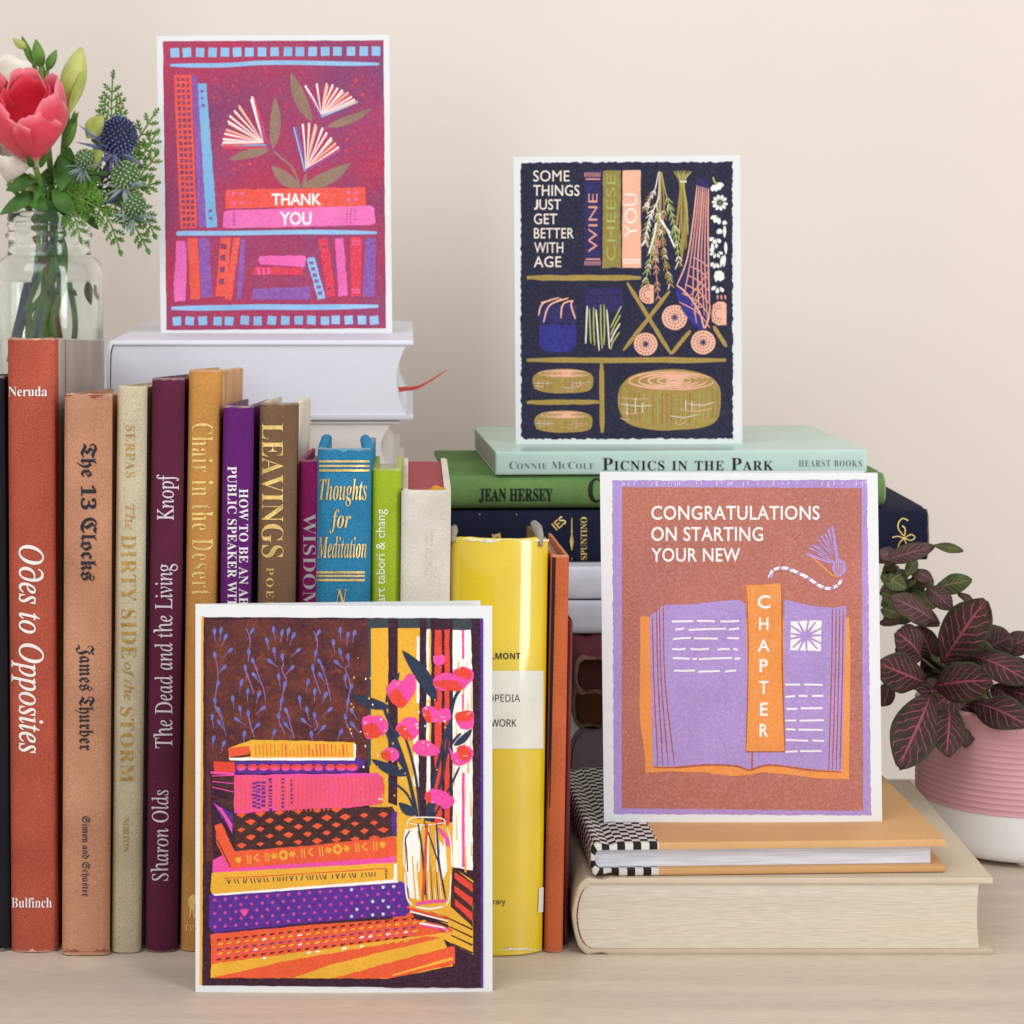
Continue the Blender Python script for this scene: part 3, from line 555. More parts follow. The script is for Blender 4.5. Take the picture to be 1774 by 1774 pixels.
for y in (1210, 1228, 1485, 1500): A.line([(1148, y), (1194, y - 3)], 6, 'pink', 2)
A.line([(122, 1590), (400, 1587), (640, 1582), (900, 1584), (1298, 1578)], 31, 'sky', 1, True)
for x in (152, 225, 300, 385, 450, 538, 612, 693, 770, 845, 918, 995, 1055, 1130, 1205, 1275): A.sq(x, 1661 - (x - 140) * .004 + R.uniform(-3, 3), 48, 49, 'sky', 1)
A.finish(o)

# card 2: dark pantry shelf
Y = 230
o = card('dark navy pantry shelf card standing on the mint green book', (890, 272), (1283, 269), (1287, 769), (894, 771), Y, 150, 36)
P = dict(bg=ink('#1f2138', '#25263c', g=.3, fade=.05), plum=ink('#2a2556', '#2d2a63', g=.25, fade=.06), blue=ink('#2b2a74', '#33338c', g=.3, fade=.06), cream=ink('#efe0d0', g=.05), peach=ink('#efb090', '#f2b495'), olive=ink('#92802a', '#8a7a30', g=.16), ochre=ink('#a8883a', '#a08438'), lime=ink('#a9b25a'), white=ink('#eceadf', g=.05), pk=ink('#e2957e'))
A = Art(870, 260, .29882, Y, P)
A.poly([(106, 72), (1335, 68), (1338, 1672), (125, 1676), (110, 1655)], 'bg', 0, 5, 14)
for t, b in (('SOME', (180, 118, 390, 182)), ('THINGS', (180, 202, 448, 266)), ('UST', (216, 285, 341, 346)), ('GET', (184, 368, 318, 430)), ('BETTER', (184, 452, 415, 512)), ('WITH', (186, 535, 354, 597)), ('AGE', (183, 616, 342, 679))): A.text(t, b, 'cream', 3, off=0 if t == 'SOME' else .005, space=1.04)
A.line([(203, 286), (203, 322), (198, 338), (185, 341)], 12, 'cream', 3, True)
A.poly([(477, 122), (572, 120), (570, 672), (475, 672)], 'plum', 1, 2); A.text('WINE', (500, 252, 552, 592), 'pk', 3, d='up', off=-.004)
for y in (168, 632): A.line([(484, y), (568, y)], 8, 'pk', 2)
for y in (143, 656):
    for k in range(9): A.line([(480 + k * 11, y - 13), (478 + k * 11, y + 12)], 4.5, 'pk', 2)
A.poly([(585, 118), (688, 116), (684, 400), (690, 640), (688, 683), (640, 680), (580, 686), (584, 400)], 'olive', 1, 3)
A.text('CHEESE', (606, 140, 656, 642), 'lime', 3, d='up', off=-.012)
A.poly([(698, 118), (803, 116), (804, 683), (696, 683)], 'peach', 1, 1.5); A.text('YOU', (710, 252, 782, 505), 'white', 3, d='up', off=-.006)
for y in (636, 652): A.line([(700, y), (800, y)], 7, 'white', 2)
A.bar(143, 740, 806, 740, 32, 'ochre', 2); A.bar(143, 1218, 1298, 1218, 32, 'ochre', 2); A.bar(576, 1235, 580, 1640, 28, 'ochre', 1); A.bar(143, 1463, 563, 1460, 28, 'ochre', 1)
for a, b in (((725, 770), (980, 1185)), ((972, 815), (703, 1162)), ((982, 1180), (1092, 1045)), ((1225, 1020), (1300, 1140))): A.bar(*a, *b, 23, 'ochre', 2)
for x, y, r, cut, ly in ((850, 835, 56, 1, 3), (1000, 970, 74, 0, 1), (832, 1125, 68, 0, 3), (1165, 1115, 71, 0, 3), (1262, 948, 62, 2, 1)):
    if cut == 1: A.ell(x, y, r, r, 'peach', ly, a0=math.pi * .33, a1=math.pi * 1.67, jit=.02)
    elif cut == 2: A.poly([(x - 40, y - 50), (x - 10, y - 70), (x + 25, y - 68), (x + 38, y - 55), (x + 38, y + 66), (x - 10, y + 68), (x - 45, y + 45), (x - 50, y)], 'peach', ly)
    else: A.ell(x, y, r, r * .98, 'peach', ly, n=26, jit=.015)
    for rr, n in ((.78, 20), (.5, 13)):
        for k in range(n):
            t = 2 * math.pi * k / n
            if cut and math.cos(t) > .3: continue
            A.ell(x + r * rr * math.cos(t), y + r * rr * math.sin(t), 6.5, 3, 'plum', ly + 1, rot=t if rr > .6 else t + 1.57, n=6)
    if not cut:
        for k in range(9): t = 2 * math.pi * k / 9; A.line([(x, y), (x + r * .34 * math.cos(t), y + r * .34 * math.sin(t))], 6, 'plum', ly + 2)
# hanging herbs
def sprig(pts, c, n, ln, w=6, sp=.5, l=3):
    A.line(pts, w, c, l, True); Q = spline([(a, b, 0) for a, b in pts], 8)
    for k in range(n):
        t = .3 + .7 * (k + .5) / n; i = min(int(t * (len(Q) - 1)), len(Q) - 2); p = Q[i]; dx, dy = Q[i + 1][0] - p[0], Q[i + 1][1] - p[1]; a = math.atan2(dy, dx)
        for sg in (-1, 1):
            e = a + sg * sp; L = ln * R.uniform(.7, 1.15); A.line([(p[0] + 8 * math.cos(e), p[1] + 8 * math.sin(e)), (p[0] + L * math.cos(e), p[1] + L * math.sin(e))], R.uniform(6, 9), R.choice([c, c, c, 'cream', 'lime', 'ochre']), l + 1, taper=(1, .5))
sprig([(908, 125), (885, 230), (850, 290), (833, 340)], 'cream', 6, 38)
sprig([(912, 125), (905, 280), (860, 380), (835, 480), (828, 540)], 'cream', 9, 44, 8)
sprig([(914, 125), (912, 300), (895, 450), (868, 580), (830, 770)], 'lime', 17, 44, 7)
sprig([(918, 125), (920, 320), (905, 520), (890, 640), (905, 860)], 'pk', 15, 40, 5)
sprig([(922, 125), (938, 300), (930, 480), (945, 640), (975, 780)], 'ochre', 16, 42, 7)
sprig([(925, 128), (945, 240), (985, 380), (1010, 520), (1025, 650)], 'lime', 13, 50, 6)
A.line([(925, 405), (960, 470), (998, 560)], 9, 'white', 5); A.line([(850, 600), (880, 500), (893, 420)], 9, 'white', 5); A.line([(915, 400), (940, 440), (975, 480)], 8, 'white', 6)
for k in range(9):
    x = 1002 + k * 11; A.line([(x - 2 + (k - 4) * 2, 115 + abs(k - 4) * 2), (1030 + k * 3, 190), (1022 + k * 6 + R.uniform(-5, 5), 320), (1005 + k * 9, 470 + R.uniform(-90, 30) + k * 14)], 8, ('olive', 'ochre', 'lime')[k % 3], 2, True)
for k in range(7): A.line([(1078 - k * 5, 400 + k * 26), (1035 + R.uniform(-8, 8), 520 + k * 26)], 8, ('ochre', 'olive')[k % 2], 2)
for x in (1038, 1052, 1064): A.ell(x, 183, 6, 6, 'white', 4, n=6)
# ham in its net
A.poly([(1128, 172), (1152, 162), (1185, 172), (1200, 215), (1198, 400), (1205, 620), (1214, 800), (1207, 930), (1180, 1040), (1152, 1046), (1100, 1005), (1045, 925), (1003, 830), (1003, 790), (1030, 715), (1072, 600), (1100, 420), (1118, 250)], 'plum', 4, 2)
A.poly([(1010, 798), (1045, 815), (1100, 880), (1150, 960), (1172, 1030), (1150, 1044), (1095, 1002), (1040, 920), (1004, 835)], 'blue', 5, 1)
tp = [(1130 + 11 * k, 205 + 3 * k) for k in range(7)]; bt = [(1012, 785), (1060, 815), (1105, 860), (1140, 905), (1172, 960), (1190, 1000), (1202, 900)]
for k in range(7): A.line([tp[k], (1106 + 14.5 * k, 420), (1070 + 21 * k, 640 + k * 6), bt[k]], 7.5, 'pk' if k % 3 else 'peach', 7, True)
A.line([(1012, 785), (1050, 812), (1105, 875), (1150, 955), (1172, 1030), (1195, 980), (1206, 900)], 10, 'peach', 8, True)
for k in range(6): y = 620 + k * 52; A.line([(1105 - k * 16, y), (1150 - k * 3, y + 22 + k * 8), (1200 + k, y + 62 + k * 18)], 7, 'pk', 8, True)
for k in range(4): A.line([(1195 - 8 * k, 700 + 70 * k), (1150 - 10 * k, 770 + 50 * k), (1085 + 14 * k, 850 + 52 * k)], 6.5, 'pk', 9, True)
# garlic and daisies
def petals(x, y, n, r, w, a0=0, a1=6.283, c='white'):
    for k in range(n): t = a0 + (a1 - a0) * k / n; A.leaf((x + r * .3 * math.cos(t), y + r * .3 * math.sin(t)), (x + r * math.cos(t), y + r * math.sin(t)), w, c, 3, m=.6)
petals(1230, 180, 4, 62, 26, .5, 2.2); A.line([(1222, 155), (1232, 185), (1252, 195)], 9, 'lime', 4, True); petals(1262, 305, 10, 48, 19, .2); A.ell(1262, 305, 8, 8, 'olive', 5, n=8)
petals(1262, 372, 3, 60, 24, 1.7, 3.2); petals(1285, 395, 2, 40, 16, 1.2, 2.0); petals(1255, 440, 2, 48, 22, 1.2, 2.0); petals(1240, 500, 3, 46, 24, 1.0, 3.4); petals(1240, 585, 7, 44, 17, .4, 5.5); petals(1238, 640, 3, 48, 20, 1.2, 3.0)
for x, y, a in ((1295, 565, 1.5), (1290, 470, 1.6), (1218, 570, 1.5), (1278, 645, 1.9), (1290, 640, 1.7)): A.leaf((x, y - 34), (x + 34 * math.cos(a), y + 40 * math.sin(a)), 18, 'white', 3)
A.poly([(1235, 705), (1265, 700), (1285, 715), (1288, 745), (1265, 762), (1250, 752), (1238, 765), (1225, 735)], 'white', 3, 2); petals(1255, 780, 3, 52, 22, 1.0, 3.3)
for k in range(3): A.leaf((1248 + 22 * k, 838), (1250 + 22 * k, 868), 11, 'pk', 3)
# jars
A.poly([(215, 1010), (250, 1012), (300, 1008), (380, 1012), (432, 1006), (428, 1130), (405, 1165), (330, 1172), (240, 1165), (215, 1120)], 'blue', 1, 4)
A.poly([(205, 900), (430, 890), (440, 1000), (215, 1004)], 'plum', 1, 6)
for p in ([(210, 960), (235, 890), (330, 855)], [(240, 1000), (275, 900), (385, 858)], [(340, 975), (352, 895), (410, 872)], [(425, 980), (400, 900), (412, 872)], [(225, 885), (280, 872)], [(300, 885), (345, 862)]): A.line(p, 9, 'peach', 3, True)
A.poly([(485, 800), (692, 798), (695, 850), (704, 880), (700, 930), (600, 935), (490, 930), (478, 880), (488, 850)], 'plum', 1, 4); A.line([(488, 842), (690, 840)], 6, 'bg', 2)
for k in range(11):
    x = 484 + k * 21; A.line([(x + R.uniform(-4, 10), R.uniform(890, 930)), (x + 4, 1020), (x + R.uniform(-2, 16), R.uniform(1120, 1165))] if k < 7 else [(690 - (k - 7) * 3, 905 + (k - 7) * 50), (655 - (k - 7) * 4, 975 + (k - 7) * 45), (628, 1030 + (k - 7) * 42)], 8.5, 'lime' if k % 3 else 'cream', 3, True)
# cheeses
def cheese(x0, y0, x1, y1, n):
    w, h = x1 - x0, y1 - y0; cx = (x0 + x1) / 2
    body = [(.02, .30), (.12, .12), (.32, .03), (.55, 0), (.75, .04), (.9, .13), (.985, .28), (1, .5), (.985, .74), (.93, .88), (.8, .96), (.6, .99), (.4, 1), (.2, .95), (.07, .85), (.015, .68), (0, .48), (.02, .30)]
    A.poly([p[:2] for p in spline([(x0 + a * w, y0 + b * h, 0) for a, b in body], 4)][:-1], 'ochre', 1)
    A.ell(cx + w * .02, y0 + h * .19, w * .42, h * .145, 'ochre', 2, n=30)
    for k in range(5):
        f = 1 - k * .2; ring = [(cx + w * (.02 + .01 * k) + w * .41 * f * math.cos(t) * (1 + .02 * math.sin(3 * t + k)), y0 + h * .19 + h * .14 * f * math.sin(t) * (1 + .05 * math.sin(2 * t + k))) for t in [2 * math.pi * q / 36 for q in range(35 if k < 4 else 37)]]; A.line(ring, h * (.026 if k < 4 else .05), 'peach', 3, wob=.3)
    for k in range(n):
        u = (k + .7) / (n + .4); x = x0 + w * u; e = (2 * u - 1) ** 2; A.line([(x, y0 + h * (.40 - .12 * e)), (x + (x - cx) * .01, y0 + h * .65), (x - (x - cx) * .03, y0 + h * (.93 - .16 * e))], w * .007, R.choice(['lime', 'olive', 'lime', 'olive']), 7, True)
    for f0, f1, v in ((.03, .30, .46), (.02, .34, .57), (.04, .2, .7), (.03, .12, .8), (.68, .94, .56), (.6, .92, .66), (.5, .78, .76), (.55, .66, .88)): A.line([(x0 + w * f0, y0 + h * v), (x0 + w * (f0 + f1) / 2, y0 + h * (v + .03)), (x0 + w * f1, y0 + h * (v + .02 - .04 * (f0 > .4)))], w * .007, R.choice(['peach', 'cream', 'peach']), 8, True)
    for f in (.09, .17, .24, .66, .72, .79): A.line([(x0 + w * f, y0 + h * (.46 + .1 * R.random())), (x0 + w * f, y0 + h * (.66 + .1 * R.random()))], w * .008, R.choice(['cream', 'peach']), 9)
cheese(175, 1268, 528, 1410, 12); cheese(186, 1510, 523, 1638, 12); cheese(670, 1270, 1267, 1625, 22)
A.finish(o)

# card 3: open book, terracotta
Y = 30
o = card('terracotta and lilac open book card standing on the tan hardback', (1040, 818.5), (1522, 820), (1530, 1426), (1047, 1426), Y, wx(1496, Y + 8), 6)
P = dict(lil=ink('#a98bc8', '#a284c2', g=.12, fade=.28), bg=ink('#b56850', '#aa6258', g=.16, ms=26, fade=.22), org=ink('#e8913e', '#e48a3a', g=.1), line=ink('#a4503e'), white=ink('#efe6e0', g=.05), pale=ink('#d8c8e0'), rust=ink('#c06a3e'))
A = Art(1020, 800, .36080, Y, P)
A.poly([(112, 90), (1336, 86), (1356, 1698), (121, 1692)], 'lil', 0, 2.5, 14); A.poly([(160, 121), (1310, 126), (1318, 1676), (158, 1664)], 'bg', 1, 1.2, 40)
for k in range(46): x = R.uniform(150, 1330); A.line([(x, R.uniform(92, 100)), (x + R.uniform(-3, 3), R.uniform(104, 120))], R.uniform(2, 5), 'pale', 2)
A.text('CONGRATULATIONS', (300, 211, 1108, 279), 'white', 3, off=.014, space=1.05); A.text('ON STARTING', (300, 312, 837, 381), 'white', 3, off=.014, space=1.05); A.text('YOUR NEW', (300, 414, 727, 480), 'white', 3, off=.014, space=1.05)
A.poly([(248, 742), (272, 740), (310, 760), (1235, 750), (1250, 745), (1256, 900), (1250, 1524), (1100, 1520), (960, 1502), (840, 1490), (780, 1500), (690, 1510), (560, 1492), (400, 1486), (272, 1492), (268, 1400), (244, 1230)], 'org', 2, 1.5)
A.poly([(292, 740), (330, 715), (352, 688), (500, 684), (640, 668), (720, 662), (752, 680), (762, 1000), (780, 1480), (760, 1470), (700, 1454), (560, 1450), (420, 1462), (310, 1462), (300, 1100)], 'lil', 3, 1.5)
A.poly([(938, 664), (965, 664), (1060, 690), (1165, 702), (1236, 692), (1216, 1484), (1060, 1474), (900, 1452), (830, 1455), (786, 1480), (780, 1395), (940, 1390)], 'lil', 3, 1.5)
A.line([(310, 1466), (420, 1468), (560, 1456), (700, 1460), (770, 1480), (830, 1462), (900, 1458), (1060, 1480), (1212, 1490)], 9, 'line', 4, True); A.line([(786, 1396), (784, 1478)], 8, 'line', 4)
for a, b in ((305, 332), (325, 356), (340, 382), (358, 412)): A.line([(a, 738 - (a - 305) * 1), (a + 8, 1050), (b, 1458)], 6, 'line', 4, True)
for a, b in ((1170, 1152), (1188, 1170), (1205, 1188), (1222, 1206)): A.line([(a, 705), (a - 4, 1000), (b, 1482)], 6, 'line', 4, True)
A.poly([(752, 592), (830, 590), (922, 583), (928, 800), (924, 1000), (940, 1240), (942, 1392), (850, 1388), (752, 1392), (760, 1150), (762, 850)], 'org', 5, 1.5); A.line([(757, 600), (766, 850), (762, 1150), (755, 1390)], 5, 'line', 6, True); A.line([(926, 600), (930, 1000), (942, 1385)], 6, 'line', 6, True); A.line([(752, 1392), (942, 1392)], 6, 'line', 6)
for ch, b in (('C', (810, 640, 872, 705)), ('H', (817, 748, 863, 808)), ('A', (810, 852, 870, 912)), ('P', (820, 948, 860, 1010)), ('T', (818, 1052, 862, 1114)), ('E', (822, 1156, 860, 1220)), ('R', (820, 1258, 862, 1320))): A.text(ch, b, 'white', 7, off=.02)
for y, segs in ((765, ((398, 502), (520, 605), (632, 722))), (802, ((416, 458), (480, 660), (672, 722))), (848, ((405, 490), (505, 620), (664, 722))), (900, ((402, 465), (488, 578), (618, 676), (694, 714))), (945, ((405, 484), (498, 520), (528, 688), (700, 728))), (1005, ((408, 510), (526, 630), (655, 708)))):
    for a, b in segs: A.line([(a, y + R.uniform(-3, 5)), ((a + b) / 2, y + R.uniform(-2, 2)), (b, y - R.uniform(-2, 4))], 9, 'white', 4)
for y, segs in ((1070, ((944, 1015), (1034, 1122))), (1126, ((945, 990), (1008, 1050), (1072, 1126))), (1184, ((948, 1002), (1018, 1122))), (1242, ((944, 996), (1012, 1128))), (1286, ((946, 992), (1008, 1124))), (1338, ((946, 1054), (1074, 1130))), (1390, ((945, 1002), (1014, 1118)))):
    for a, b in segs: A.line([(a, y + R.uniform(-3, 3)), (b, y + R.uniform(-3, 3))], 9, 'white', 4)
A.poly([(970, 765), (1118, 762), (1114, 910), (968, 905)], 'white', 4, 2)
for k in range(13): t = 2 * math.pi * (k + R.uniform(-.2, .2)) / 13; A.line([(1042, 836), (1042 + 90 * math.cos(t), 836 + 78 * math.sin(t))], 10, 'lil', 5, taper=(1.4, .7))
A.ell(1042, 836, 22, 22, 'lil', 6, jit=.1)
for k in range(9): t = k / 8; e = (1046 + 122 * t ** 1.15 + R.uniform(-3, 3), 436 - 120 * t + R.uniform(-9, 6)); A.line([(1192 + 6 * t, 492 - 10 * t), ((1192 + e[0]) / 2 + 4, (490 + e[1]) / 2 + 6 - 12 * t), e], 12, 'lil', 4 + k % 2, True, taper=(.7, 1.2))
for k in range(8): t = (k + .5) / 8; A.line([(1186, 478), (1058 + 112 * t ** 1.15, 428 - 108 * t)], 4.5, 'bg', 7, taper=(.4, 1.2))
A.line([(1050, 442), (1110, 490), (1165, 540), (1210, 552)], 7, 'org', 3, True)
A.ell(1202, 508, 34, 42, 'lil', 6, jit=.04)
for k in range(4): A.line([(1182 + 11 * k, 480), (1186 + 10 * k, 510), (1190 + 8 * k, 540)], 4, 'rust', 7, True)
rp = spline([(866, 552, 0), (885, 520, 0), (930, 508, 0), (985, 524, 0), (1050, 555, 0), (1100, 590, 0), (1150, 608, 0), (1195, 592, 0), (1215, 560, 0)], 4)
for i in range(len(rp) - 1): p, q = rp[i], rp[i + 1]; A.leaf((p[0] - 5, p[1] + 5), (q[0] + 6, q[1] - 4), 15, ('white', 'lil', 'white')[i % 3], 5)
A.poly([(862, 558), (872, 540), (892, 538), (880, 556)], 'lil', 6)
A.finish(o)

# card 4: painted book pile by a window
Y = -46
o = card('front card with an orange and purple book pile by a window, on the table', (338, 1048), (853, 1051), (853.5, 1721), (338, 1718), Y, wx(832, Y + 12), 9)
P = dict(dark=ink('#36172a', '#3a1a2c', g=.2, fade=.05), wal=ink('#462029', '#6e3528', g=.3, mott=.2, ms=130, fade=.05), rustg=ink('#7a3e2c', '#653028', g=.4, fade=.04), vine=ink('#6468ac', '#5a62b4'), vst=ink('#84609c'), yel=ink('#e6a92c', '#e8ad30', fade=.08), org=ink('#e85a2c', '#e55330', fade=.08), red=ink('#e0402c', fade=.08), pink=ink('#e8449c', '#ee4f9e', fade=.08), pur=ink('#5a2890', '#4e2a86', g=.24, fade=.05), navy=ink('#27304c', '#2a3648', fade=.05), slate=ink('#384048', fade=.05), white=ink('#f4eee2', g=.05), brown=ink('#3c1e22', '#4a2a26', g=.3, fade=.05))
A = Art(320, 1030, .40029, Y, P)
A.poly([(72, 94), (84, 94), (82, 1690), (64, 1690)], 'yel', 0); A.poly([(82, 98), (1290, 103), (1290, 1703), (76, 1692)], 'dark', 1, 1.2, 30)
A.poly([(90, 108), (800, 108), (800, 720), (110, 760), (120, 1150), (95, 1160)], 'wal', 2, 3)
for k in range(70): x, y = R.gauss(420, 190), R.gauss(420, 150); (100 < x < 780 and 130 < y < 640) and A.ell(x, y, R.uniform(8, 26), R.uniform(5, 16), 'rustg', 3, rot=R.uniform(0, 3), n=9, jit=.4)
BX = lambda x, y: (x * .3943 + 50, y * .3943 + 75)
for x, y, d in ((200, 220, 90), (270, 210, 80), (320, 280, 65), (370, 425, 45), (205, 480, 100), (300, 615, 45), (235, 800, 70), (205, 980, 95), (245, 1080, 120), (255, 1220, 120), (175, 1160, 95), (190, 1400, 80), (300, 1450, 70), (610, 215, 60), (575, 445, 85), (540, 620, 95), (625, 545, 115), (640, 700, 125), (495, 780, 75), (565, 880, 85), (685, 910, 70), (400, 960, 95), (480, 1070, 95), (570, 1120, 95), (730, 1060, 40), (450, 1185, 145), (670, 1250, 45), (525, 1345, 85), (850, 200, 95), (940, 235, 80), (1010, 215, 80), (1065, 265, 65), (775, 320, 100), (855, 430, 95), (945, 495, 95), (1115, 425, 40), (815, 545, 140), (1045, 620, 45), (905, 715, 95), (970, 800, 75), (935, 985, 75), (990, 1090, 115), (905, 1150, 95), (985, 1240, 125), (855, 1325, 70), (1340, 230, 65), (1310, 460, 80), (1355, 550, 120), (1280, 620, 95), (1365, 700, 120), (1225, 775, 75), (1300, 880, 85), (1415, 920, 65), (1135, 960, 95), (1215, 1080, 100), (1300, 1140, 100), (1465, 1075, 40), (1180, 1195, 140), (1390, 1275, 45), (1265, 1345, 95), (1580, 210, 90), (1665, 260, 80), (1735, 240, 75), (1505, 340, 95), (1580, 440, 105), (1665, 500, 95), (1545, 560, 140), (1635, 730, 95), (1700, 830, 75), (1665, 990, 80), (1640, 1160, 95), (1710, 1090, 120), (1720, 1240, 125), (1585, 1325, 65)):
    a = math.radians(d); px_, py_ = BX(x, y); c, q = math.cos(a), math.sin(a); A.leaf((px_ - 19 * c, py_ + 19 * q), (px_ + 19 * c, py_ - 19 * q), 15, 'vine', 5, m=.6); A.line([(px_ - 14 * c, py_ + 14 * q), (px_ - 44 * c + 3, py_ + 44 * q)], 4, 'vst', 4, taper=(1, .5))
for L_ in ([(225, 560), (240, 700), (215, 900), (210, 1040), (280, 1180), (330, 1370)], [(545, 180), (590, 300), (575, 470), (570, 560)], [(620, 520), (690, 720), (740, 850), (760, 980)], [(540, 640), (600, 800), (630, 900)], [(960, 560), (940, 640), (990, 760), (950, 900), (930, 1040), (905, 1130)], [(910, 1200), (970, 1340)], [(985, 1080), (1040, 1260), (1075, 1390)], [(1290, 210), (1330, 330), (1310, 500)], [(1340, 520), (1420, 720), (1480, 980)], [(1290, 680), (1340, 830), (1370, 900)], [(580, 1160), (600, 1260), (640, 1380)], [(1310, 1180), (1330, 1260), (1290, 1300)], [(1670, 580), (1640, 640), (1690, 800), (1650, 1040)], [(1640, 1200), (1720, 1380)]): A.line([BX(*p) for p in L_], 4.5, 'vst', 4, True)
# window
A.poly([(798, 104), (1248, 106), (1248, 152), (800, 150)], 'slate', 2); A.rect(792, 108, 806, 740, 'slate', 3)
A.poly([(806, 146), (880, 144), (886, 560), (880, 900), (920, 915), (912, 1230), (930, 1240), (980, 1330), (800, 1330), (800, 700)], 'yel', 3); A.poly([(882, 108), (922, 108), (922, 900), (888, 905), (884, 840), (880, 780)], 'dark', 4, 2)
A.poly([(922, 146), (1018, 145), (1010, 940), (950, 960), (945, 1240), (915, 1240), (922, 700)], 'yel', 4); A.rect(1004, 182, 1016, 470, 'white', 5, 1); A.rect(990, 600, 1012, 830, 'white', 5, 3)
A.poly([(940, 890), (1166, 890), (1166, 1250), (1120, 1345), (965, 1345), (942, 1240)], 'yel', 3, 2); A.rect(1018, 106, 1046, 960, 'dark', 5, 1); A.rect(1046, 150, 1064, 900, 'white', 5, 2); A.rect(1058, 150, 1066, 700, 'yel', 6, 2); A.rect(1064, 106, 1160, 985, 'dark', 5, 1); A.rect(1082, 152, 1112, 1000, 'red', 6, 2); A.rect(1124, 152, 1146, 1000, 'red', 6, 2)
A.poly([(1160, 152), (1238, 154), (1246, 400), (1246, 1195), (1160, 1180)], 'white', 5, 2)
for k in range(30): x, y = R.uniform(1164, 1240), R.uniform(250, 1150); A.line([(x, y), (x + R.uniform(-4, 4), y + R.uniform(40, 130))], R.uniform(3, 9), R.choice(['yel', 'yel', 'yel', 'white']), 6, taper=(.4, 1))
A.rect(1200, 154, 1210, 280, 'pink', 7, 1); A.rect(1200, 430, 1208, 500, 'pink', 7); A.rect(1200, 770, 1212, 1180, 'pink', 7, 1)
A.poly([(1242, 104), (1284, 104), (1286, 1702), (1248, 1590), (1250, 700)], 'dark', 7); A.poly([(1278, 106), (1292, 106), (1292, 1703), (1282, 1700)], 'pur', 8)
# sill
A.poly([(930, 1240), (1160, 1180), (1250, 1240), (1250, 1580), (1100, 1500), (960, 1360)], 'yel', 5)
A.poly([(1158, 1178), (1248, 1250), (1248, 1440), (1150, 1350)], 'brown', 6, 2)
for k in range(3): A.poly([(1168, 1200 + k * 58), (1246, 1255 + k * 62), (1246, 1290 + k * 62), (1168, 1228 + k * 58)], 'red', 7, 2)
for k in range(4): A.line([(1060 + 10 * k, 1372 + 34 * k), (1150, 1405 + 34 * k), (1246, 1450 + 34 * k)], 5, 'brown', 7, taper=(.4, 1.6))
A.poly([(1120, 1490), (1248, 1560), (1286, 1600), (1286, 1702), (860, 1702), (1170, 1630)], 'dark', 8, 2)
# bottom textile and book
A.poly([(112, 1470), (960, 1370), (1000, 1362), (1160, 1450), (1150, 1470), (115, 1612)], 'org', 6, 2)
A.poly([(115, 1600), (1150, 1460), (1174, 1605), (880, 1662), (113, 1658)], 'yel', 7, 2)
A.poly([(118, 1660), (420, 1590), (1050, 1480), (1110, 1486), (640, 1598), (470, 1660)], 'org', 8, 2); A.poly([(640, 1660), (1168, 1520), (1172, 1600), (880, 1662)], 'org', 8, 3); A.line([(900, 1648), (1160, 1575)], 14, 'yel', 9, taper=(.5, 1))
for r in range(3):
    for k in range(24 - r): t = k / 23; x = 140 + 880 * t; y = 1497 + r * 42 - t * (98 + r * 4); A.line([(x, y), (x + 20, y - 5)], 9, 'dark' if r != 1 else 'pur', 9, taper=(1, .3)); A.ell(x + 14, y + 15, R.uniform(9, 13), R.uniform(4, 6), 'yel' if R.random() < .85 else 'white', 9, rot=-.3, n=8, jit=.2); r == 1 and A.ell(x + 2, y + 24, 7, 4, 'pink', 10, n=6)
for k in range(9): A.line([(960 + k * 8, 1352 + k * 10), (1050 + k * 10, 1378 + k * 9), (1140, 1395 + k * 9)], 9, R.choice(['red', 'white', 'pink', 'dark', 'org']), 9, taper=(1, .4))
# the pile
A.poly([(105, 1300), (940, 1240), (968, 1262), (972, 1372), (955, 1392), (130, 1468), (102, 1440)], 'pur', 9, 2); A.line([(150, 1462), (540, 1425), (900, 1398)], 9, 'dark', 10, taper=(.4, 1.5))
for r in range(5):
    for k in range(18):
        t = (k + .5 * (r % 2)) / 18; x = 130 + 820 * t; y = 1322 + r * 29 - t * 62
        w_ = 'white' if (t > .65 and R.random() < .3) else 'pink'; [A.line([(x - 8 * math.cos(a), y - 8 * math.sin(a)), (x + 8 * math.cos(a), y + 8 * math.sin(a))], 2.6, w_, 10) for a in (.3, 1.35, 2.4)]
for a in (-.6, -.2, .2, .6): A.line([(258, 1392), (258 + 30 * math.sin(a), 1392 - 34 * math.cos(a))], 7, 'pink', 11)
A.poly([(120, 1150), (200, 1110), (912, 1132), (910, 1165), (118, 1208)], 'pink', 8, 2); A.poly([(118, 1204), (905, 1160), (922, 1180), (918, 1240), (120, 1298), (112, 1280)], 'yel', 9, 1.5); A.poly([(122, 1296), (918, 1232), (924, 1246), (130, 1304)], 'white', 10, 1); A.rect(906, 1164, 920, 1240, 'white', 10, 2)
A.line([(170, 1228), (500, 1210), (870, 1185)], 4, 'red', 10)
for k in range(46): x = 185 + k * 14.2; y = 1243 - k * .72; (k % 9 == 4) or A.line([(x, y - 10), (x + R.choice([-9, 0, 7, 10]), y + 10)], 4.2, 'navy', 11)
for k in range(5): A.ell(872, 1190 + k * 9, 6, 3, 'navy', 11, n=6)
A.poly([(130, 1000), (160, 990), (215, 1108), (912, 1050), (918, 1128), (900, 1135), (196, 1186), (140, 1080)], 'org', 10, 2); A.line([(140, 1060), (198, 1180)], 4, 'dark', 11)
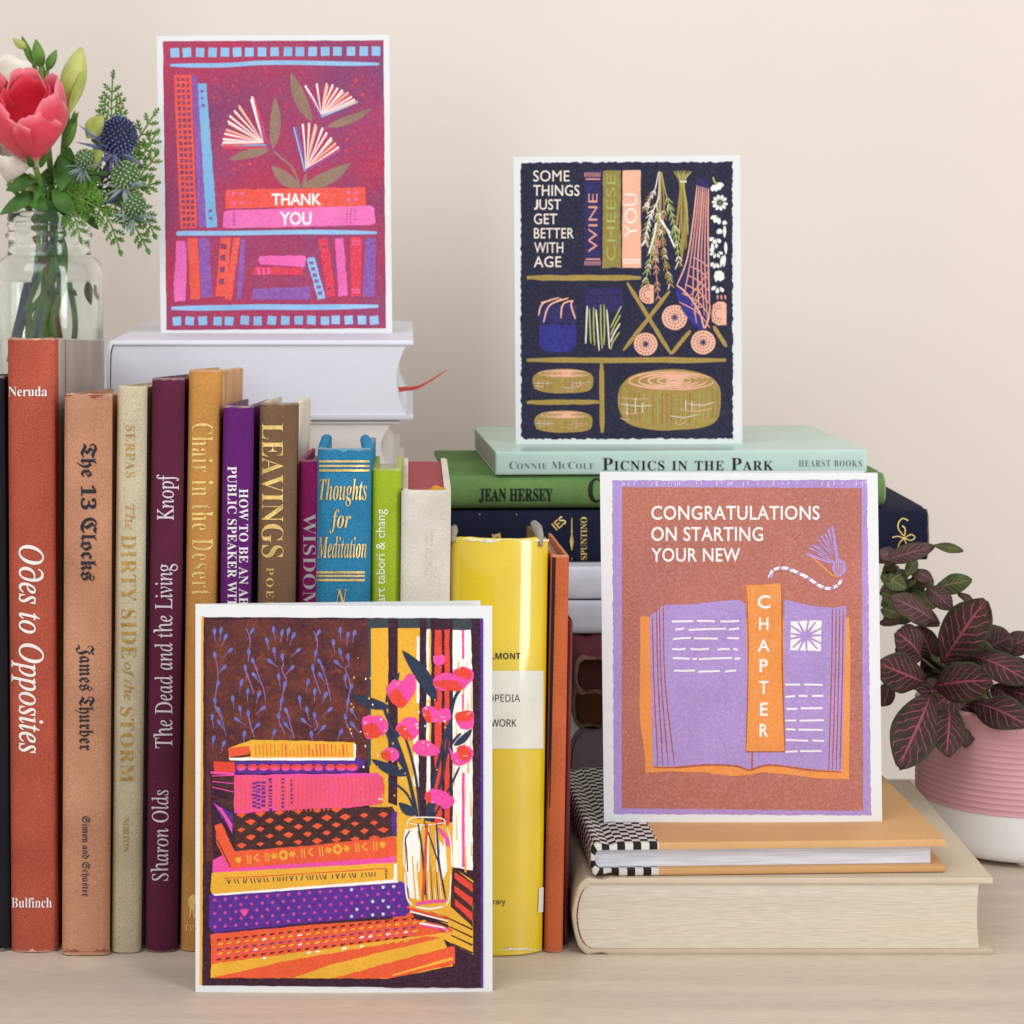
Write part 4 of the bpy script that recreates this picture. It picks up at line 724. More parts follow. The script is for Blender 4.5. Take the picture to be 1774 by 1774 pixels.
for k in range(17):
    x = 232 + k * 39; y = 1148 - k * 4.1; q = k % 6
    if q in (1, 3): A.line([(x, y - 18), (x + 3, y + 20)], 5, 'yel', 11); A.line([(x + 12, y - 18), (x + 15, y + 20)], 5, 'yel', 11)
    elif q == 2: A.line([(x + 8, y - 18), (x - 10, y), (x + 12, y + 16)], 7, 'yel', 11)
    elif q == 5: A.ell(x, y, 20, 22, 'yel', 11); A.ell(x, y, 9, 10, 'org', 12)
    else: [A.line([(x - 15 * math.cos(a), y - 15 * math.sin(a)), (x + 15 * math.cos(a), y + 15 * math.sin(a))], 7, 'yel', 11) for a in (.1, 1.2, 2.3)]
A.poly([(118, 895), (215, 950), (208, 1040), (150, 950)], 'pur', 10, 1)
for k in range(6): A.line([(128 + k * 6, 905 + k * 4), (170 + k * 6, 960 + k * 6), (205, 1030 - k * 6)], 4, 'pink', 11, True)
A.poly([(208, 950), (560, 925), (900, 918), (918, 950), (916, 1045), (560, 1085), (216, 1112)], 'brown', 11, 2); A.poly([(895, 945), (918, 940), (916, 1040), (898, 1048)], 'pur', 12, 2)
for r in range(5):
    for k in range(9):
        x = 245 + k * 82 + (r % 2) * 40; y = 955 + r * 33 - (x - 210) * .055
        if x < 895 and y < 1100 - (x - 210) * .07 and y > 930: w = R.uniform(17, 25); A.poly([(x - w, y), (x, y - w * .55), (x + w, y - 3), (x + 2, y + w * .6)], 'org', 12, 1.5)
A.poly([(112, 775), (212, 772), (214, 945), (120, 892), (190, 880), (120, 800)], 'brown', 10, 2)
for k in range(8): A.line([(118, 785 + k * 12), (212, 782 + k * 18)], 4, R.choice(['dark', 'pink', 'wal']), 11)
A.poly([(213, 782), (835, 772), (860, 800), (862, 860), (846, 905), (700, 925), (213, 948)], 'pink', 11, 2)
for k in range(34): x = 224 + k * 19; b = 9 if x > 640 else 2; A.line([(x, 786), (x + b, 840), (x - 2, 938 - max(0, (x - 600) * .12))], 9, 'org', 12, True)
for x, y0, y1, w in ((300, 812, 915, 20), (318, 808, 920, 20), (340, 808, 922, 20), (370, 795, 925, 16), (424, 795, 915, 12), (462, 800, 905, 8)):
    y = y0
    while y < y1: h = R.uniform(6, 14); A.rect(x - w / 2 * R.uniform(.6, 1), y, x + w / 2, y + h, 'pur', 13, 1.5); y += h + R.uniform(4, 9)
A.poly([(125, 725), (218, 722), (220, 770), (128, 765)], 'red', 10, 2); A.poly([(110, 765), (215, 770), (215, 782), (112, 775)], 'pink', 11); A.poly([(215, 722), (775, 708), (780, 735), (740, 772), (220, 776)], 'pur', 11, 2)
for k in range(11): x = 245 + k * 48; A.ell(x, 748, R.uniform(19, 27), 15, 'red', 12, n=10, jit=.1); A.ell(x, 755, 17, 8, 'pink', 13, n=8)
A.poly([(188, 665), (285, 632), (280, 690), (190, 705)], 'org', 12, 1); A.poly([(188, 665), (290, 628), (560, 634), (738, 640), (742, 660), (738, 712), (192, 712), (285, 700), (280, 655)], 'yel', 13, 1.5); A.poly([(190, 706), (738, 706), (736, 718), (196, 718)], 'white', 14, 1); A.poly([(730, 645), (742, 650), (740, 708), (732, 706)], 'white', 14)
for k in range(25): x = 305 + k * 16.5; A.line([(x, 648 if R.random() < .7 else 670), (x + 3, 700)], R.choice([3, 4, 7]), 'org', 14)
# flowers in the jar
for p, w in (([(1010, 970), (985, 860), (955, 740), (890, 560), (850, 465)], 15), ([(1020, 970), (1005, 820), (980, 700), (955, 620)], 11), ([(1005, 960), (960, 860), (880, 800)], 10), ([(1040, 980), (1090, 760), (1140, 560)], 15), ([(1060, 980), (1120, 760), (1160, 480), (1195, 410)], 13), ([(1065, 985), (1140, 850), (1190, 745)], 9), ([(1050, 980), (1070, 900)], 16), ([(1130, 700), (1160, 640), (1195, 600)], 12)): A.line(p, w, 'navy', 9, True)
for a, b, w, bd in (((1092, 465), (940, 240), 62, 12), ((890, 490), (712, 430), 46, -8), ((975, 780), (806, 712), 46, -10), ((870, 470), (930, 335), 30, 0), ((1010, 950), (925, 900), 44, -8), ((1165, 655), (1245, 580), 30, 6), ((960, 560), (890, 640), 34, 4), ((960, 770), (860, 560), 30, 0)): A.leaf(a, b, w, 'navy', 10, bd)
def flow(pk, rd):
    sm = lambda p: [t[:2] for t in spline([(a, b, 0) for a, b in p + p[:2]], 4)][4:]
    def ragged(p): return [(a + R.uniform(-3, 3), b + R.uniform(-3, 3)) for a, b in p]
    A.poly(ragged(sm(pk)), 'pink', 11)
    if rd: A.poly(ragged(sm(rd)), 'red', 12)
    for _ in range(3): a, b = R.choice(pk); A.line([(a * .8 + .2 * pk[0][0], b * .8 + .2 * pk[0][1]), (a * .6 + .4 * pk[0][0], b * .6 + .4 * pk[0][1] + 8)], 3, 'white' if R.random() < .5 else 'pink', 13, taper=(1, .3))
flow([(872, 405), (900, 370), (940, 375), (965, 345), (995, 352), (1000, 400), (975, 455), (930, 488), (890, 460)], [(885, 430), (915, 408), (945, 440), (962, 470), (930, 490), (892, 462)])
flow([(766, 540), (790, 522), (820, 528), (850, 525), (880, 562), (868, 600), (800, 625), (775, 600)], [(772, 570), (810, 555), (845, 580), (855, 605), (810, 622), (778, 605)])
flow([(912, 580), (940, 545), (985, 530), (1005, 540), (1014, 585), (1000, 620), (960, 628)], [(915, 580), (945, 565), (970, 600), (985, 625), (955, 628)])
flow([(1032, 490), (1070, 484), (1095, 500), (1142, 492), (1150, 540), (1090, 555), (1050, 550), (1030, 520)], [(1034, 495), (1060, 510), (1070, 550), (1045, 548)])
flow([(988, 655), (1010, 632), (1050, 630), (1075, 648), (1100, 660), (1098, 690), (1050, 698), (1000, 690)], None)
flow([(850, 685), (885, 662), (915, 672), (930, 700), (905, 722), (872, 715)], [(850, 688), (880, 675), (895, 712), (870, 716)])
flow([(1078, 268), (1118, 260), (1122, 300), (1085, 305)], None); flow([(1080, 360), (1110, 342), (1160, 345), (1165, 400), (1110, 415), (1078, 395)], [(1085, 375), (1160, 368), (1200, 395), (1180, 420), (1090, 400)])
flow([(1165, 330), (1200, 310), (1245, 330), (1245, 368), (1195, 415), (1170, 380)], [(1168, 330), (1205, 312), (1245, 345), (1220, 365), (1175, 350)])
flow([(1172, 520), (1210, 505), (1248, 510), (1248, 575), (1195, 580)], [(1170, 515), (1215, 502), (1248, 520), (1230, 545), (1180, 550)])
flow([(1140, 655), (1165, 690), (1200, 655), (1240, 665), (1245, 710), (1195, 742), (1160, 725)], [(1180, 660), (1215, 655), (1240, 690), (1215, 720), (1185, 700)])
flow([(1042, 862), (1070, 842), (1110, 848), (1165, 880), (1160, 910), (1130, 928), (1085, 905), (1045, 895)], [(1042, 865), (1062, 855), (1070, 890), (1050, 900)])
for k in range(70):
    x, y = R.uniform(715, 1130), R.uniform(255, 900)
    if x < 930 or y > 440: A.ell(x, y, R.uniform(3, 5), R.uniform(3, 6), R.choice(['white', 'yel', 'yel']), 13, n=7)
for p, w, c in (([(962, 1005), (975, 970), (1040, 964), (1115, 970), (1128, 1000)], 5, 'white'), ([(972, 990), (1040, 998), (1118, 988)], 4, 'white'), ([(958, 1010), (948, 1080), (950, 1180)], 6, 'white'), ([(952, 1200), (962, 1310), (985, 1345)], 7, 'white'), ([(1000, 1352), (1060, 1360), (1120, 1350)], 8, 'white'), ([(1135, 1010), (1152, 1080), (1154, 1180)], 5, 'white'), ([(1152, 1210), (1146, 1310), (1130, 1345)], 6, 'white')): A.line(p, w, c, 10, True)
A.poly([(955, 1020), (1008, 1005), (1014, 1120), (1002, 1200), (1016, 1320), (975, 1315), (954, 1180)], 'white', 9, 4); A.poly([(1098, 1060), (1132, 1100), (1140, 1180), (1112, 1250), (1104, 1180)], 'white', 9, 4); [A.line([(1040 + 12 * k, 1150 + 10 * k), (1046 + 13 * k, 1320)], 4, 'white' if k % 2 else 'navy', 10, taper=(.4, 1)) for k in range(6)]; [A.line([(1020 + 17 * k, 1000 + 6 * k), (1012 + 20 * k, 1200)], 7, 'white', 9, wob=.3) for k in (0, 2, 4, 6)]
for p, w, c in (([(975, 1020), (955, 1060), (960, 1100)], 6, 'navy'), ([(1010, 990), (1030, 1130), (1040, 1300)], 8, 'navy'), ([(1050, 990), (1042, 1130), (1030, 1330)], 10, 'red'), ([(1075, 985), (1060, 1100), (1095, 1320)], 8, 'yel'), ([(1090, 990), (1100, 1150), (1130, 1320)], 8, 'navy'), ([(1100, 1010), (1135, 1060), (1140, 1090)], 16, 'pink'), ([(1035, 980), (1075, 1090), (1110, 1200)], 6, 'navy'), ([(985, 1130), (1000, 1330)], 6, 'yel'), ([(960, 1100), (965, 1200)], 5, 'navy'), ([(1000, 1340), (1060, 1330), (1130, 1325)], 14, 'pink')): A.line(p, w, c, 11, True)
A.finish(o)

# ---- leaf and petal helpers ----
def blade(mb, B, T, W, nrm=(0, -1, .25), arch=.1, fold=.18, nu=10, nv=4, mi=0, m=.5, pw=.8, wav=0, tipcurl=0):
    B, T = Vector(B), Vector(T); ax = T - B; L = ax.length; ax.normalize(); n = Vector(nrm); n = (n - ax * n.dot(ax)).normalized(); sd = ax.cross(n)
    vs, uv = [], []; e = math.log(.5) / math.log(m); ph = R.uniform(0, 6)
    for i in range(nu + 1):
        u = i / nu; h = W / 2 * max(math.sin(math.pi * min(max(u, .012), .988) ** e), 0) ** pw
        for j in range(2 * nv + 1):
            v = j / nv - 1
            p = B + ax * (u * L) + sd * (v * h) + n * (arch * L * math.sin(math.pi * u) - fold * abs(v) * h - tipcurl * L * u * u + wav * W * math.sin(9 * u + 2.2 * v + ph) * abs(v))
            vs.append(tuple(p)); uv.append((u, v))
    k = 2 * nv + 1; fs = [(i * k + j, i * k + j + 1, (i + 1) * k + j + 1, (i + 1) * k + j) for i in range(nu) for j in range(2 * nv)]
    mb.add(vs, fs, mi, uv)
def PX(px, py, y): return (wx(px, y), y, wz(py, y))
def leafmat(name, hx, hx2, rough=.5, trans=0):
    return M(name, hx, rough=rough, grain=.12, gs=1500, mott=.14, ms=120, hx2=hx2, spec=.3)
stem_g = leafmat('green_stem', '#5a7a34', '#72903f'); stem_p = leafmat('purple_stem', '#4d4a63', '#646184'); stem_b = leafmat('brown_stem', '#6e4a30', '#85603c')
leaf_d = leafmat('dark_leaf', '#2f5218', '#44701f'); leaf_f = leafmat('fern_leaf', '#406a19', '#5c8425'); leaf_y = leafmat('yellow_green_leaf', '#9aa84a', '#b9bf6a')
def petalmat(name, base, body, edge):
    m = M(name, body, rough=.6, grain=.10, gs=1800, mott=.08, ms=150, spec=.2, sheen=.2); nt = m.node_tree; n = nt.nodes; L = nt.links; b = n['Principled BSDF']
    u = n.new('ShaderNodeUVMap'); sp = n.new('ShaderNodeSeparateXYZ'); L.new(u.outputs[0], sp.inputs[0]); cr = n.new('ShaderNodeValToRGB'); L.new(sp.outputs[0], cr.inputs[0])
    e = cr.color_ramp.elements; e[0].position = .05; e[0].color = lin(base); e[1].position = 1; e[1].color = lin(edge); x = e.new(.22); x.color = lin(body); x = e.new(.82); x.color = lin(body)
    for l in list(L):
        if l.to_node.type == 'MIX' and l.to_socket == l.to_node.inputs[6]: L.new(cr.outputs[0], l.to_socket)
    mx = [k for k in n if k.type == 'MIX'][0]; L.new(cr.outputs[0], mx.inputs[6]); return m
def petal(o, B, axis, th, span, H, Rm, mat, opn=0, wave=.03, dip=.14, e=.62):
    B, ax = Vector(B), Vector(axis).normalized(); e1 = Vector((1, 0, 0)); e1 = (e1 - ax * e1.dot(ax)).normalized(); e2 = ax.cross(e1); mb = MB(); vs, uv = [], []; nu, nv = 14, 12; f = R.uniform(0, 6)
    for j in range(nv + 1):
        v = j / nv
        for i in range(nu + 1):
            u = 2 * i / nu - 1; w = min(1, .25 + 1.1 * v ** .6); r = Rm * max(math.sin(math.pi * e * min(v + .03, 1)), 0) ** 1.1 + opn * Rm * v ** 4 * (1 + .5 * u * u)
            z = H * v * (1 - dip * u * u * v) + H * wave * math.sin(6 * u + f) * v ** 3 + .4 * math.sin(17 * u + f) * v ** 6; t = th + u * span * w; r += .05 * Rm * math.sin(4 * u + f + 3 * v) * v
            vs.append(tuple(B + ax * z + (e1 * math.cos(t) + e2 * math.sin(t)) * r)); uv.append((v, u))
    k = nu + 1; mb.add(vs, [(j * k + i, j * k + i + 1, (j + 1) * k + i + 1, (j + 1) * k + i) for j in range(nv) for i in range(nu)], 0, uv)
    iv = inv(o); mb.v = [tuple(iv @ Vector(q)) for q in mb.v]; p = mb.build('petal', mat, o, smooth=True); s = p.modifiers.new('thickness', 'SOLIDIFY'); s.thickness = .0005; return p
def part(o, mb, name, mat, **k):
    iv = inv(o); mb.v = [tuple(iv @ Vector(q)) for q in mb.v]; return mb.build(name, mat, o, **k)
def stem(o, pts, r, mat, name='stem'):
    mb = MB(); mb.tube(spline(pts, 6), r, 8); return part(o, mb, name, mat, smooth=True)

# ---- glass jar with water ----
JX, JY, JZ = (85 - CX) / 3.684, 215.0, 171.8
glass = bpy.data.materials.new('clear_glass'); glass.use_nodes = True; b = glass.node_tree.nodes['Principled BSDF']
b.inputs['Transmission Weight'].default_value = 1; b.inputs['Roughness'].default_value = .015; b.inputs['IOR'].default_value = 1.47; b.inputs['Base Color'].default_value = (.95, .99, .97, 1)
water = bpy.data.materials.new('water'); water.use_nodes = True; b = water.node_tree.nodes['Principled BSDF']
b.inputs['Transmission Weight'].default_value = 1; b.inputs['Roughness'].default_value = 0; b.inputs['IOR'].default_value = 1.33; b.inputs['Base Color'].default_value = (.97, .99, .96, 1)
o = thing('glass_jar', 'clear screw neck glass jar of water behind the rust red book', 'jar', (JX, JY, JZ))
h = lambda py: 291 - (py - 330) / 3.684 - JZ
outer = [(0, 0), (22, 0), (24.3, 1.2), (25.2, 4), (25.4, h(480)), (25.0, h(466)), (24.0, h(456)), (22.3, h(449)), (20.3, h(444)), (19.3, h(438)), (19.0, h(425)), (19.2, h(414)), (20.4, h(410)), (20.6, h(406)), (19.4, h(402)), (19.0, h(396)), (20.0, h(392)), (19.9, h(388)), (19.0, h(384)), (19.6, h(379)), (19.4, h(374)), (19.2, h(367)), (18.8, h(365)), (18.0, h(365))]
inner = [(17.4, h(367)), (17.2, h(400)), (17.3, h(434)), (18.4, h(443)), (21.2, h(453)), (22.8, h(462)), (23.4, h(480)), (23.3, 6), (21.6, 3.4), (0, 3.0)]
q = MB(); q.lathe(outer + inner, 72); q.build('jar_glass', glass, o, smooth=True)
q = MB(); q.lathe([(0, 3.25), (21.4, 3.6), (23.05, 6.2), (23.05, h(486)), (0, h(486))], 64); q.build('water', water, o, smooth=True).modifiers.new('s', 'EDGE_SPLIT').split_angle = .6

# ---- flowers ----
def inj(px, py, y=JY): return PX(px, py, y)          # a point inside the jar
coral = petalmat('coral_petal', '#e8cfc0', '#d8404f', '#e67c88'); deep = petalmat('deep_red_petal', '#d8a090', '#cf1730', '#dd3a4a'); cream = petalmat('ivory_petal', '#cfcf9a', '#e6dcc8', '#ece4d6')
o = thing('rose', 'coral pink rose, half open, at the left of the bouquet', 'flower', PX(62, 292, 195), group='flowers in the jar')
B = PX(62, 290, 196); ax = (-.10, -.16, 1)
D = math.radians
for th, sp, H, Rm, op in ((100, 56, 46, 15.5, -.10), (158, 46, 44, 16, -.05), (36, 44, 42, 16.5, .0), (200, 46, 36, 17.0, .04), (-6, 42, 39, 17.4, .02), (-128, 46, 26, 16.0, .16), (-70, 38, 27, 16.6, .14), (-36, 36, 35, 17.6, .06)): petal(o, B, ax, D(th), D(sp), H, Rm, coral, op, wave=.02, dip=.24)
for th, sp, H, Rm in ((95, 72, 41, 14.2), (20, 40, 36, 13.6), (170, 40, 37, 13.8)): petal(o, B, ax, D(th), D(sp), H, Rm, deep, -.08, wave=.03, dip=.2)
stem(o, [PX(62, 292, 196), PX(72, 330, 206), inj(78, 400), inj(70, 480), inj(45, 560), inj(40, 625)], [1.7, 1.5, 1.4, 1.4, 1.4, 1.4] and 1.5, stem_g)
for a, b2, w in (((58, 290, 193), (45, 268, 182), 12), ((68, 290, 193), (88, 262, 186), 12)): q = MB(); blade(q, PX(*a), PX(*b2), w / 3.6, m=.4); part(o, q, 'sepal', leaf_d, smooth=True)
o = thing('rose', 'ivory white rose behind the coral one, cut by the photo edge', 'flower', PX(2, 262, 222), group='flowers in the jar')
B = PX(-8, 272, 236); ax = (.16, .02, 1)
for th, sp, H, Rm, op in ((90, 50, 50, 17, .05), (25, 42, 47, 17, .1), (150, 50, 48, 17, .1), (-35, 44, 44, 16, .2), (-100, 50, 36, 17, .25), (60, 40, 44, 10, 0), (200, 50, 44, 17, .1)): petal(o, B, ax, D(th), D(sp), H, Rm, cream, op)
stem(o, [B, PX(35, 320, 220), inj(62, 400), inj(85, 480), inj(95, 560), inj(105, 630)], 1.4, stem_b)
o = thing('rose', 'small ivory rose under the coral one, at the photo edge', 'flower', PX(14, 318, 205), group='flowers in the jar')
B = PX(14, 318, 205)
for th, sp, H, Rm, op in ((90, 50, 20, 8.5, .1), (-90, 55, 15, 8.8, .2), (0, 50, 18, 8.8, .2), (180, 50, 17, 8.8, .2), (40, 60, 17, 5, 0)): petal(o, B, (.25, -.2, 1), D(th), D(sp), H, Rm, cream, op)
stem(o, [B, PX(40, 350, 210), inj(66, 400, 212), inj(60, 500), inj(58, 620)], 1.2, stem_g)
def budmesh(o, B, T, w, mat, name='bud', pw=.75, m=.42):
    B, T = Vector(B), Vector(T); ax = (T - B); L = ax.length; ax.normalize(); e1 = ax.cross(Vector((0, 1, 0))).normalized(); e2 = ax.cross(e1); mb = MB(); vs = []; e = math.log(.5) / math.log(m); n, s = 12, 14; uv = []
    for i in range(n + 1):
        u = i / n; r = w / 2 * max(math.sin(math.pi * min(max(u, .02), .985) ** e), 0) ** pw
        for k in range(s): t = 2 * math.pi * k / s; rr = r * (1 + .10 * math.cos(3 * t)); vs.append(tuple(B + ax * (u * L) + e1 * (rr * math.cos(t)) + e2 * (rr * math.sin(t)))); uv.append((u, k / s))
    mb.add(vs, [(i * s + k, i * s + (k + 1) % s, (i + 1) * s + (k + 1) % s, (i + 1) * s + k) for i in range(n) for k in range(s)] + [tuple(range(s))[::-1], tuple(n * s + k for k in range(s))], 0, uv); return part(o, mb, name, mat, smooth=True)
bud_g = leafmat('bud_green', '#3f6a22', '#6f9238'); bud_y = leafmat('bud_pale', '#a4ae50', '#c0c474')
o = thing('bud_spray', 'spray of pointed dark green buds above the coral rose', 'flower buds', PX(78, 160, 212))
for (x0, y0, x1, y1, w, y, m_) in ((72, 118, 62, 68, 22, 212, bud_g), (82, 122, 98, 86, 17, 210, bud_g), (58, 112, 38, 62, 13, 216, bud_g), (46, 84, 22, 66, 15, 215, bud_y)): budmesh(o, PX(x0, y0, y), PX(x1, y1, y), w / 3.68, m_)
for p in ([(72, 116, 212), (76, 150, 212), (80, 220, 214), (88, 300, 214), (92, 370, 215), (88, 480, 215), (70, 620, 215)],): stem(o, [PX(*a) for a in p], 1.5, stem_g)
for a in ([(82, 122, 210), (80, 138, 211), (77, 152, 212)], [(58, 112, 216), (66, 130, 214), (75, 148, 212)], [(46, 84, 215), (55, 100, 216), (60, 116, 215)]): stem(o, [PX(*a2) for a2 in a], 1.0, stem_g)
o = thing('lily_bud', 'large pale yellow green lily bud right of the coral rose', 'flower bud', PX(118, 200, 214))
budmesh(o, PX(116, 196, 214), PX(141, 82, 214), 45 / 3.68, bud_y, pw=.7, m=.5)
q = MB(); blade(q, PX(118, 202, 208), PX(146, 120, 206), 16 / 3.68, arch=.02, m=.5); part(o, q, 'sepal', leaf_y, smooth=True)
stem(o, [PX(116, 198, 214), PX(112, 240, 213), PX(108, 300, 213), inj(105, 370), inj(112, 460), inj(92, 540), inj(98, 628)], 1.6, stem_g)
o = thing('bud_spray', 'small dark green closed bud beside the blue thistle', 'flower buds', PX(110, 262, 208))
budmesh(o, PX(112, 258, 208), PX(133, 195, 208), 21 / 3.68, bud_g)
for a, b2 in (((128, 215), (137, 193)), ((124, 210), (131, 190))): q = MB(); blade(q, PX(a[0], a[1], 205), PX(b2[0], b2[1], 203), 1.4, m=.4); part(o, q, 'sepal', bud_g)
stem(o, [PX(112, 258, 208), PX(104, 300, 210), inj(100, 370), inj(80, 470), inj(82, 620)], 1.3, stem_g)
# thistles
th_b = leafmat('thistle_blue', '#343850', '#494d6c', .7); th_bt = leafmat('thistle_blue_tip', '#5e6694', '#7880ac', .7); th_g = leafmat('thistle_green', '#56704a', '#6d8556', .7); th_gt = leafmat('thistle_green_tip', '#a5b58c', '#bcc6a2', .7); br_b = leafmat('bract_blue', '#5d6080', '#76799c'); br_g = leafmat('bract_green', '#7d8f80', '#8d9aa0')
def head(o, c, r, n, m0, m1, el=1.1):
    mb = MB(); c = Vector(c); vs = []; s = 14; nr = 9
    for i in range(nr + 1):
        p = math.pi * i / nr
        for k in range(s): t = 2 * math.pi * k / s; vs.append((c.x + r * .84 * math.sin(p) * math.cos(t), c.y + r * .84 * math.sin(p) * math.sin(t), c.z + r * .84 * el * math.cos(p)))
    mb.add(vs, [(i * s + k, i * s + (k + 1) % s, (i + 1) * s + (k + 1) % s, (i + 1) * s + k) for i in range(nr) for k in range(s)], 0)
    for k in range(n):
        z = 1 - 2 * (k + .5) / n; t = k * 2.39996; q = math.sqrt(1 - z * z); d = Vector((q * math.cos(t), q * math.sin(t), z * el)).normalized(); a = d.orthogonal().normalized(); b2 = d.cross(a); L = r * R.uniform(.26, .40); p0 = c + Vector((d.x, d.y, d.z * el)) * (r * .8); w = r * (1.55 / math.sqrt(n))
        vs = [tuple(p0 + (a * math.cos(2 * math.pi * j / 5) + b2 * math.sin(2 * math.pi * j / 5)) * w) for j in range(5)] + [tuple(p0 + d * L * .8 + (a * math.cos(2 * math.pi * j / 5) + b2 * math.sin(2 * math.pi * j / 5)) * w * .55) for j in range(5)] + [tuple(p0 + d * L)]
        mb.add(vs[:10], [(j, (j + 1) % 5, 5 + (j + 1) % 5, 5 + j) for j in range(5)], 0); mb.add(vs[5:], [(j, (j + 1) % 5, 5) for j in range(5)], 1)
    return part(o, mb, 'flower_head', [m0, m1])
def bracts(o, c, lst, w, mat, y):
    for (x, yy) in lst:
        q = MB(); blade(q, c, PX(x, yy, y + R.uniform(-14, 4)), w, arch=.06, fold=.5, m=.3, pw=1, nrm=(R.uniform(-.4, .4), -1, .5)); part(o, q, 'bract', mat, smooth=True)
o = thing('thistle', 'large blue sea holly thistle with long spiny bracts', 'thistle', PX(196, 270, 205), group='flowers in the jar')
head(o, PX(206, 236, 205), 31 / 3.72, 230, th_b, th_bt); bracts(o, PX(196, 262, 206), [(132, 214), (128, 246), (160, 266), (165, 290), (190, 300), (182, 282), (215, 296), (238, 276), (252, 288), (170, 250), (204, 290)], 2.2, br_b, 200)
stem(o, [PX(198, 262, 206), PX(180, 300, 208), PX(140, 322, 210), PX(112, 352, 212), inj(92, 400), inj(62, 480), inj(50, 540), inj(36, 625)], 1.7, stem_p)
o = thing('thistle', 'green sea holly sprig with three small unripe heads', 'thistle', PX(170, 330, 200), group='flowers in the jar')
for x, y, r, n in ((147, 276, 17, 80), (217, 303, 23, 110), (233, 357, 20, 95)):
    head(o, PX(x, y, 198), r / 3.74, n, th_g, th_gt, 1.05); bracts(o, PX(x - 3, y + r * .9, 199), [(x + r * 1.9 * math.cos(a), y + r * .9 + r * 1.6 * math.sin(a)) for a in [R.uniform(-.3, 3.4) for _ in range(7)]] + [(x - r * 2.1, y + r * .7), (x + r * 1.6, y + r * .6)], 1.5, br_g, 197)
stem(o, [PX(217, 322, 200), PX(190, 348, 203), PX(140, 352, 207), PX(112, 348, 210), inj(98, 400), inj(90, 480), inj(72, 560), inj(62, 626)], 1.2, stem_p)
stem(o, [PX(147, 292, 200), PX(142, 318, 203), PX(122, 345, 208)], .9, stem_p, 'side_stem'); stem(o, [PX(232, 376, 200), PX(222, 372, 201), PX(205, 352, 203), PX(180, 348, 204)], .8, stem_p, 'side_stem'); stem(o, [PX(224, 374, 200), PX(225, 392, 199)], .7, stem_p, 'side_stem')
# ferny sprigs
def frond(mb, pts, n, ln, y, flat_=.5):
    Q = spline([PX(a, b2, y + dy) for a, b2, dy in pts], 8); mb.tube(Q, .45, 6, 1); N = len(Q)
    for k in range(n):
        t = (k + .6) / n; i = min(int(t * (N - 1)), N - 2); p = Vector(Q[i]); d = (Vector(Q[i + 1]) - p).normalized(); sd = d.cross(Vector((0, -1, 0))).normalized(); L = ln / 3.7 * (1 - .55 * t) * R.uniform(.75, 1.15)
        for sg in ((-1, 1) if k < n - 1 else (0,)):
            e = (d * .75 + sd * sg * .8 + Vector((0, R.uniform(-.35, .25), 0))).normalized(); tip = p + e * L; mb.tube([p, p + e * L * .9], .4, 5, 0)
            for f, a in ((.3, .8), (.42, -.8), (.6, .75), (.72, -.75), (.85, .5), (.92, 0)):
                s2 = e.cross(Vector((0, -1, 0))).normalized(); dd = (e + s2 * a).normalized(); p2 = p + e * (L * f); blade(mb, p2 - dd * .2, p2 + dd * max(L * .42, 1.9), max(L * .17, .8), arch=.02, fold=.1, nu=4, nv=1, mi=0, m=.6, nrm=(R.uniform(-.3, .3), -1, R.uniform(-.2, .4)))
def sprigs(label, base, fr, y, st):
    o = thing('leafy_sprig', label, 'foliage', PX(*base, y), group='leafy sprigs in the jar'); mb = MB()
    for p, n, ln in fr: frond(mb, p, n, ln, y)
    part(o, mb, 'foliage', [leaf_f, stem_g]); stem(o, st, 1.1, stem_g)
sprigs('upright feathery green sprig rising behind the blue thistle', (190, 330), [([(188, 290, 4), (192, 240, 6), (193, 190, 6), (195, 138, 4)], 11, 40)], 214, [PX(160, 350, 214), PX(128, 356, 214), inj(104, 400), inj(84, 480), inj(66, 560), inj(58, 628)])
sprigs('feathery green sprig fanning out beside the thank you card', (150, 350), [([(150, 345, 0), (200, 300, 4), (240, 240, 6), (267, 198, 4)], 9, 34), ([(170, 335, 0), (220, 300, 4), (252, 262, 6), (270, 232, 6)], 8, 34), ([(180, 340, 0), (225, 320, 2), (255, 290, 2), (268, 272, 2)], 7, 30), ([(200, 330, 0), (240, 325, 0), (268, 318, -2)], 6, 26), ([(190, 300, 0), (215, 270, 0), (250, 255, 0)], 6, 28)], 208, [PX(152, 344, 208), PX(118, 352, 211), inj(100, 400), inj(100, 480), inj(88, 560), inj(84, 628)])
sprigs('feathery green sprig drooping over the jar shoulder', (140, 350), [([(120, 340, 0), (160, 350, -4), (190, 385, -6), (207, 432, -6)], 10, 28), ([(165, 345, 0), (210, 360, -4), (235, 395, -6), (253, 428, -6)], 10, 26), ([(210, 355, 0), (245, 365, -2), (266, 404, -4)], 8, 26), ([(105, 345, -2), (125, 365, -8), (138, 408, -10)], 8, 30), ([(100, 300, -2), (130, 330, -6), (160, 345, -6)], 8, 40), ([(95, 290, 2), (100, 330, 0), (90, 362, -2)], 7, 44), ([(120, 280, 4), (140, 310, 4), (165, 322, 4)], 8, 40), ([(105, 300, 0), (135, 300, -4), (170, 300, -6)], 8, 40), ([(110, 330, -4), (140, 345, -8), (175, 362, -8)], 7, 36)], 206, [PX(118, 342, 206), inj(96, 380, 210), inj(110, 480), inj(120, 560), inj(112, 628)])
o = thing('leafy_sprig', 'broad dark leaves hanging over the jar rim', 'foliage', PX(60, 350, 205), group='leafy sprigs in the jar')
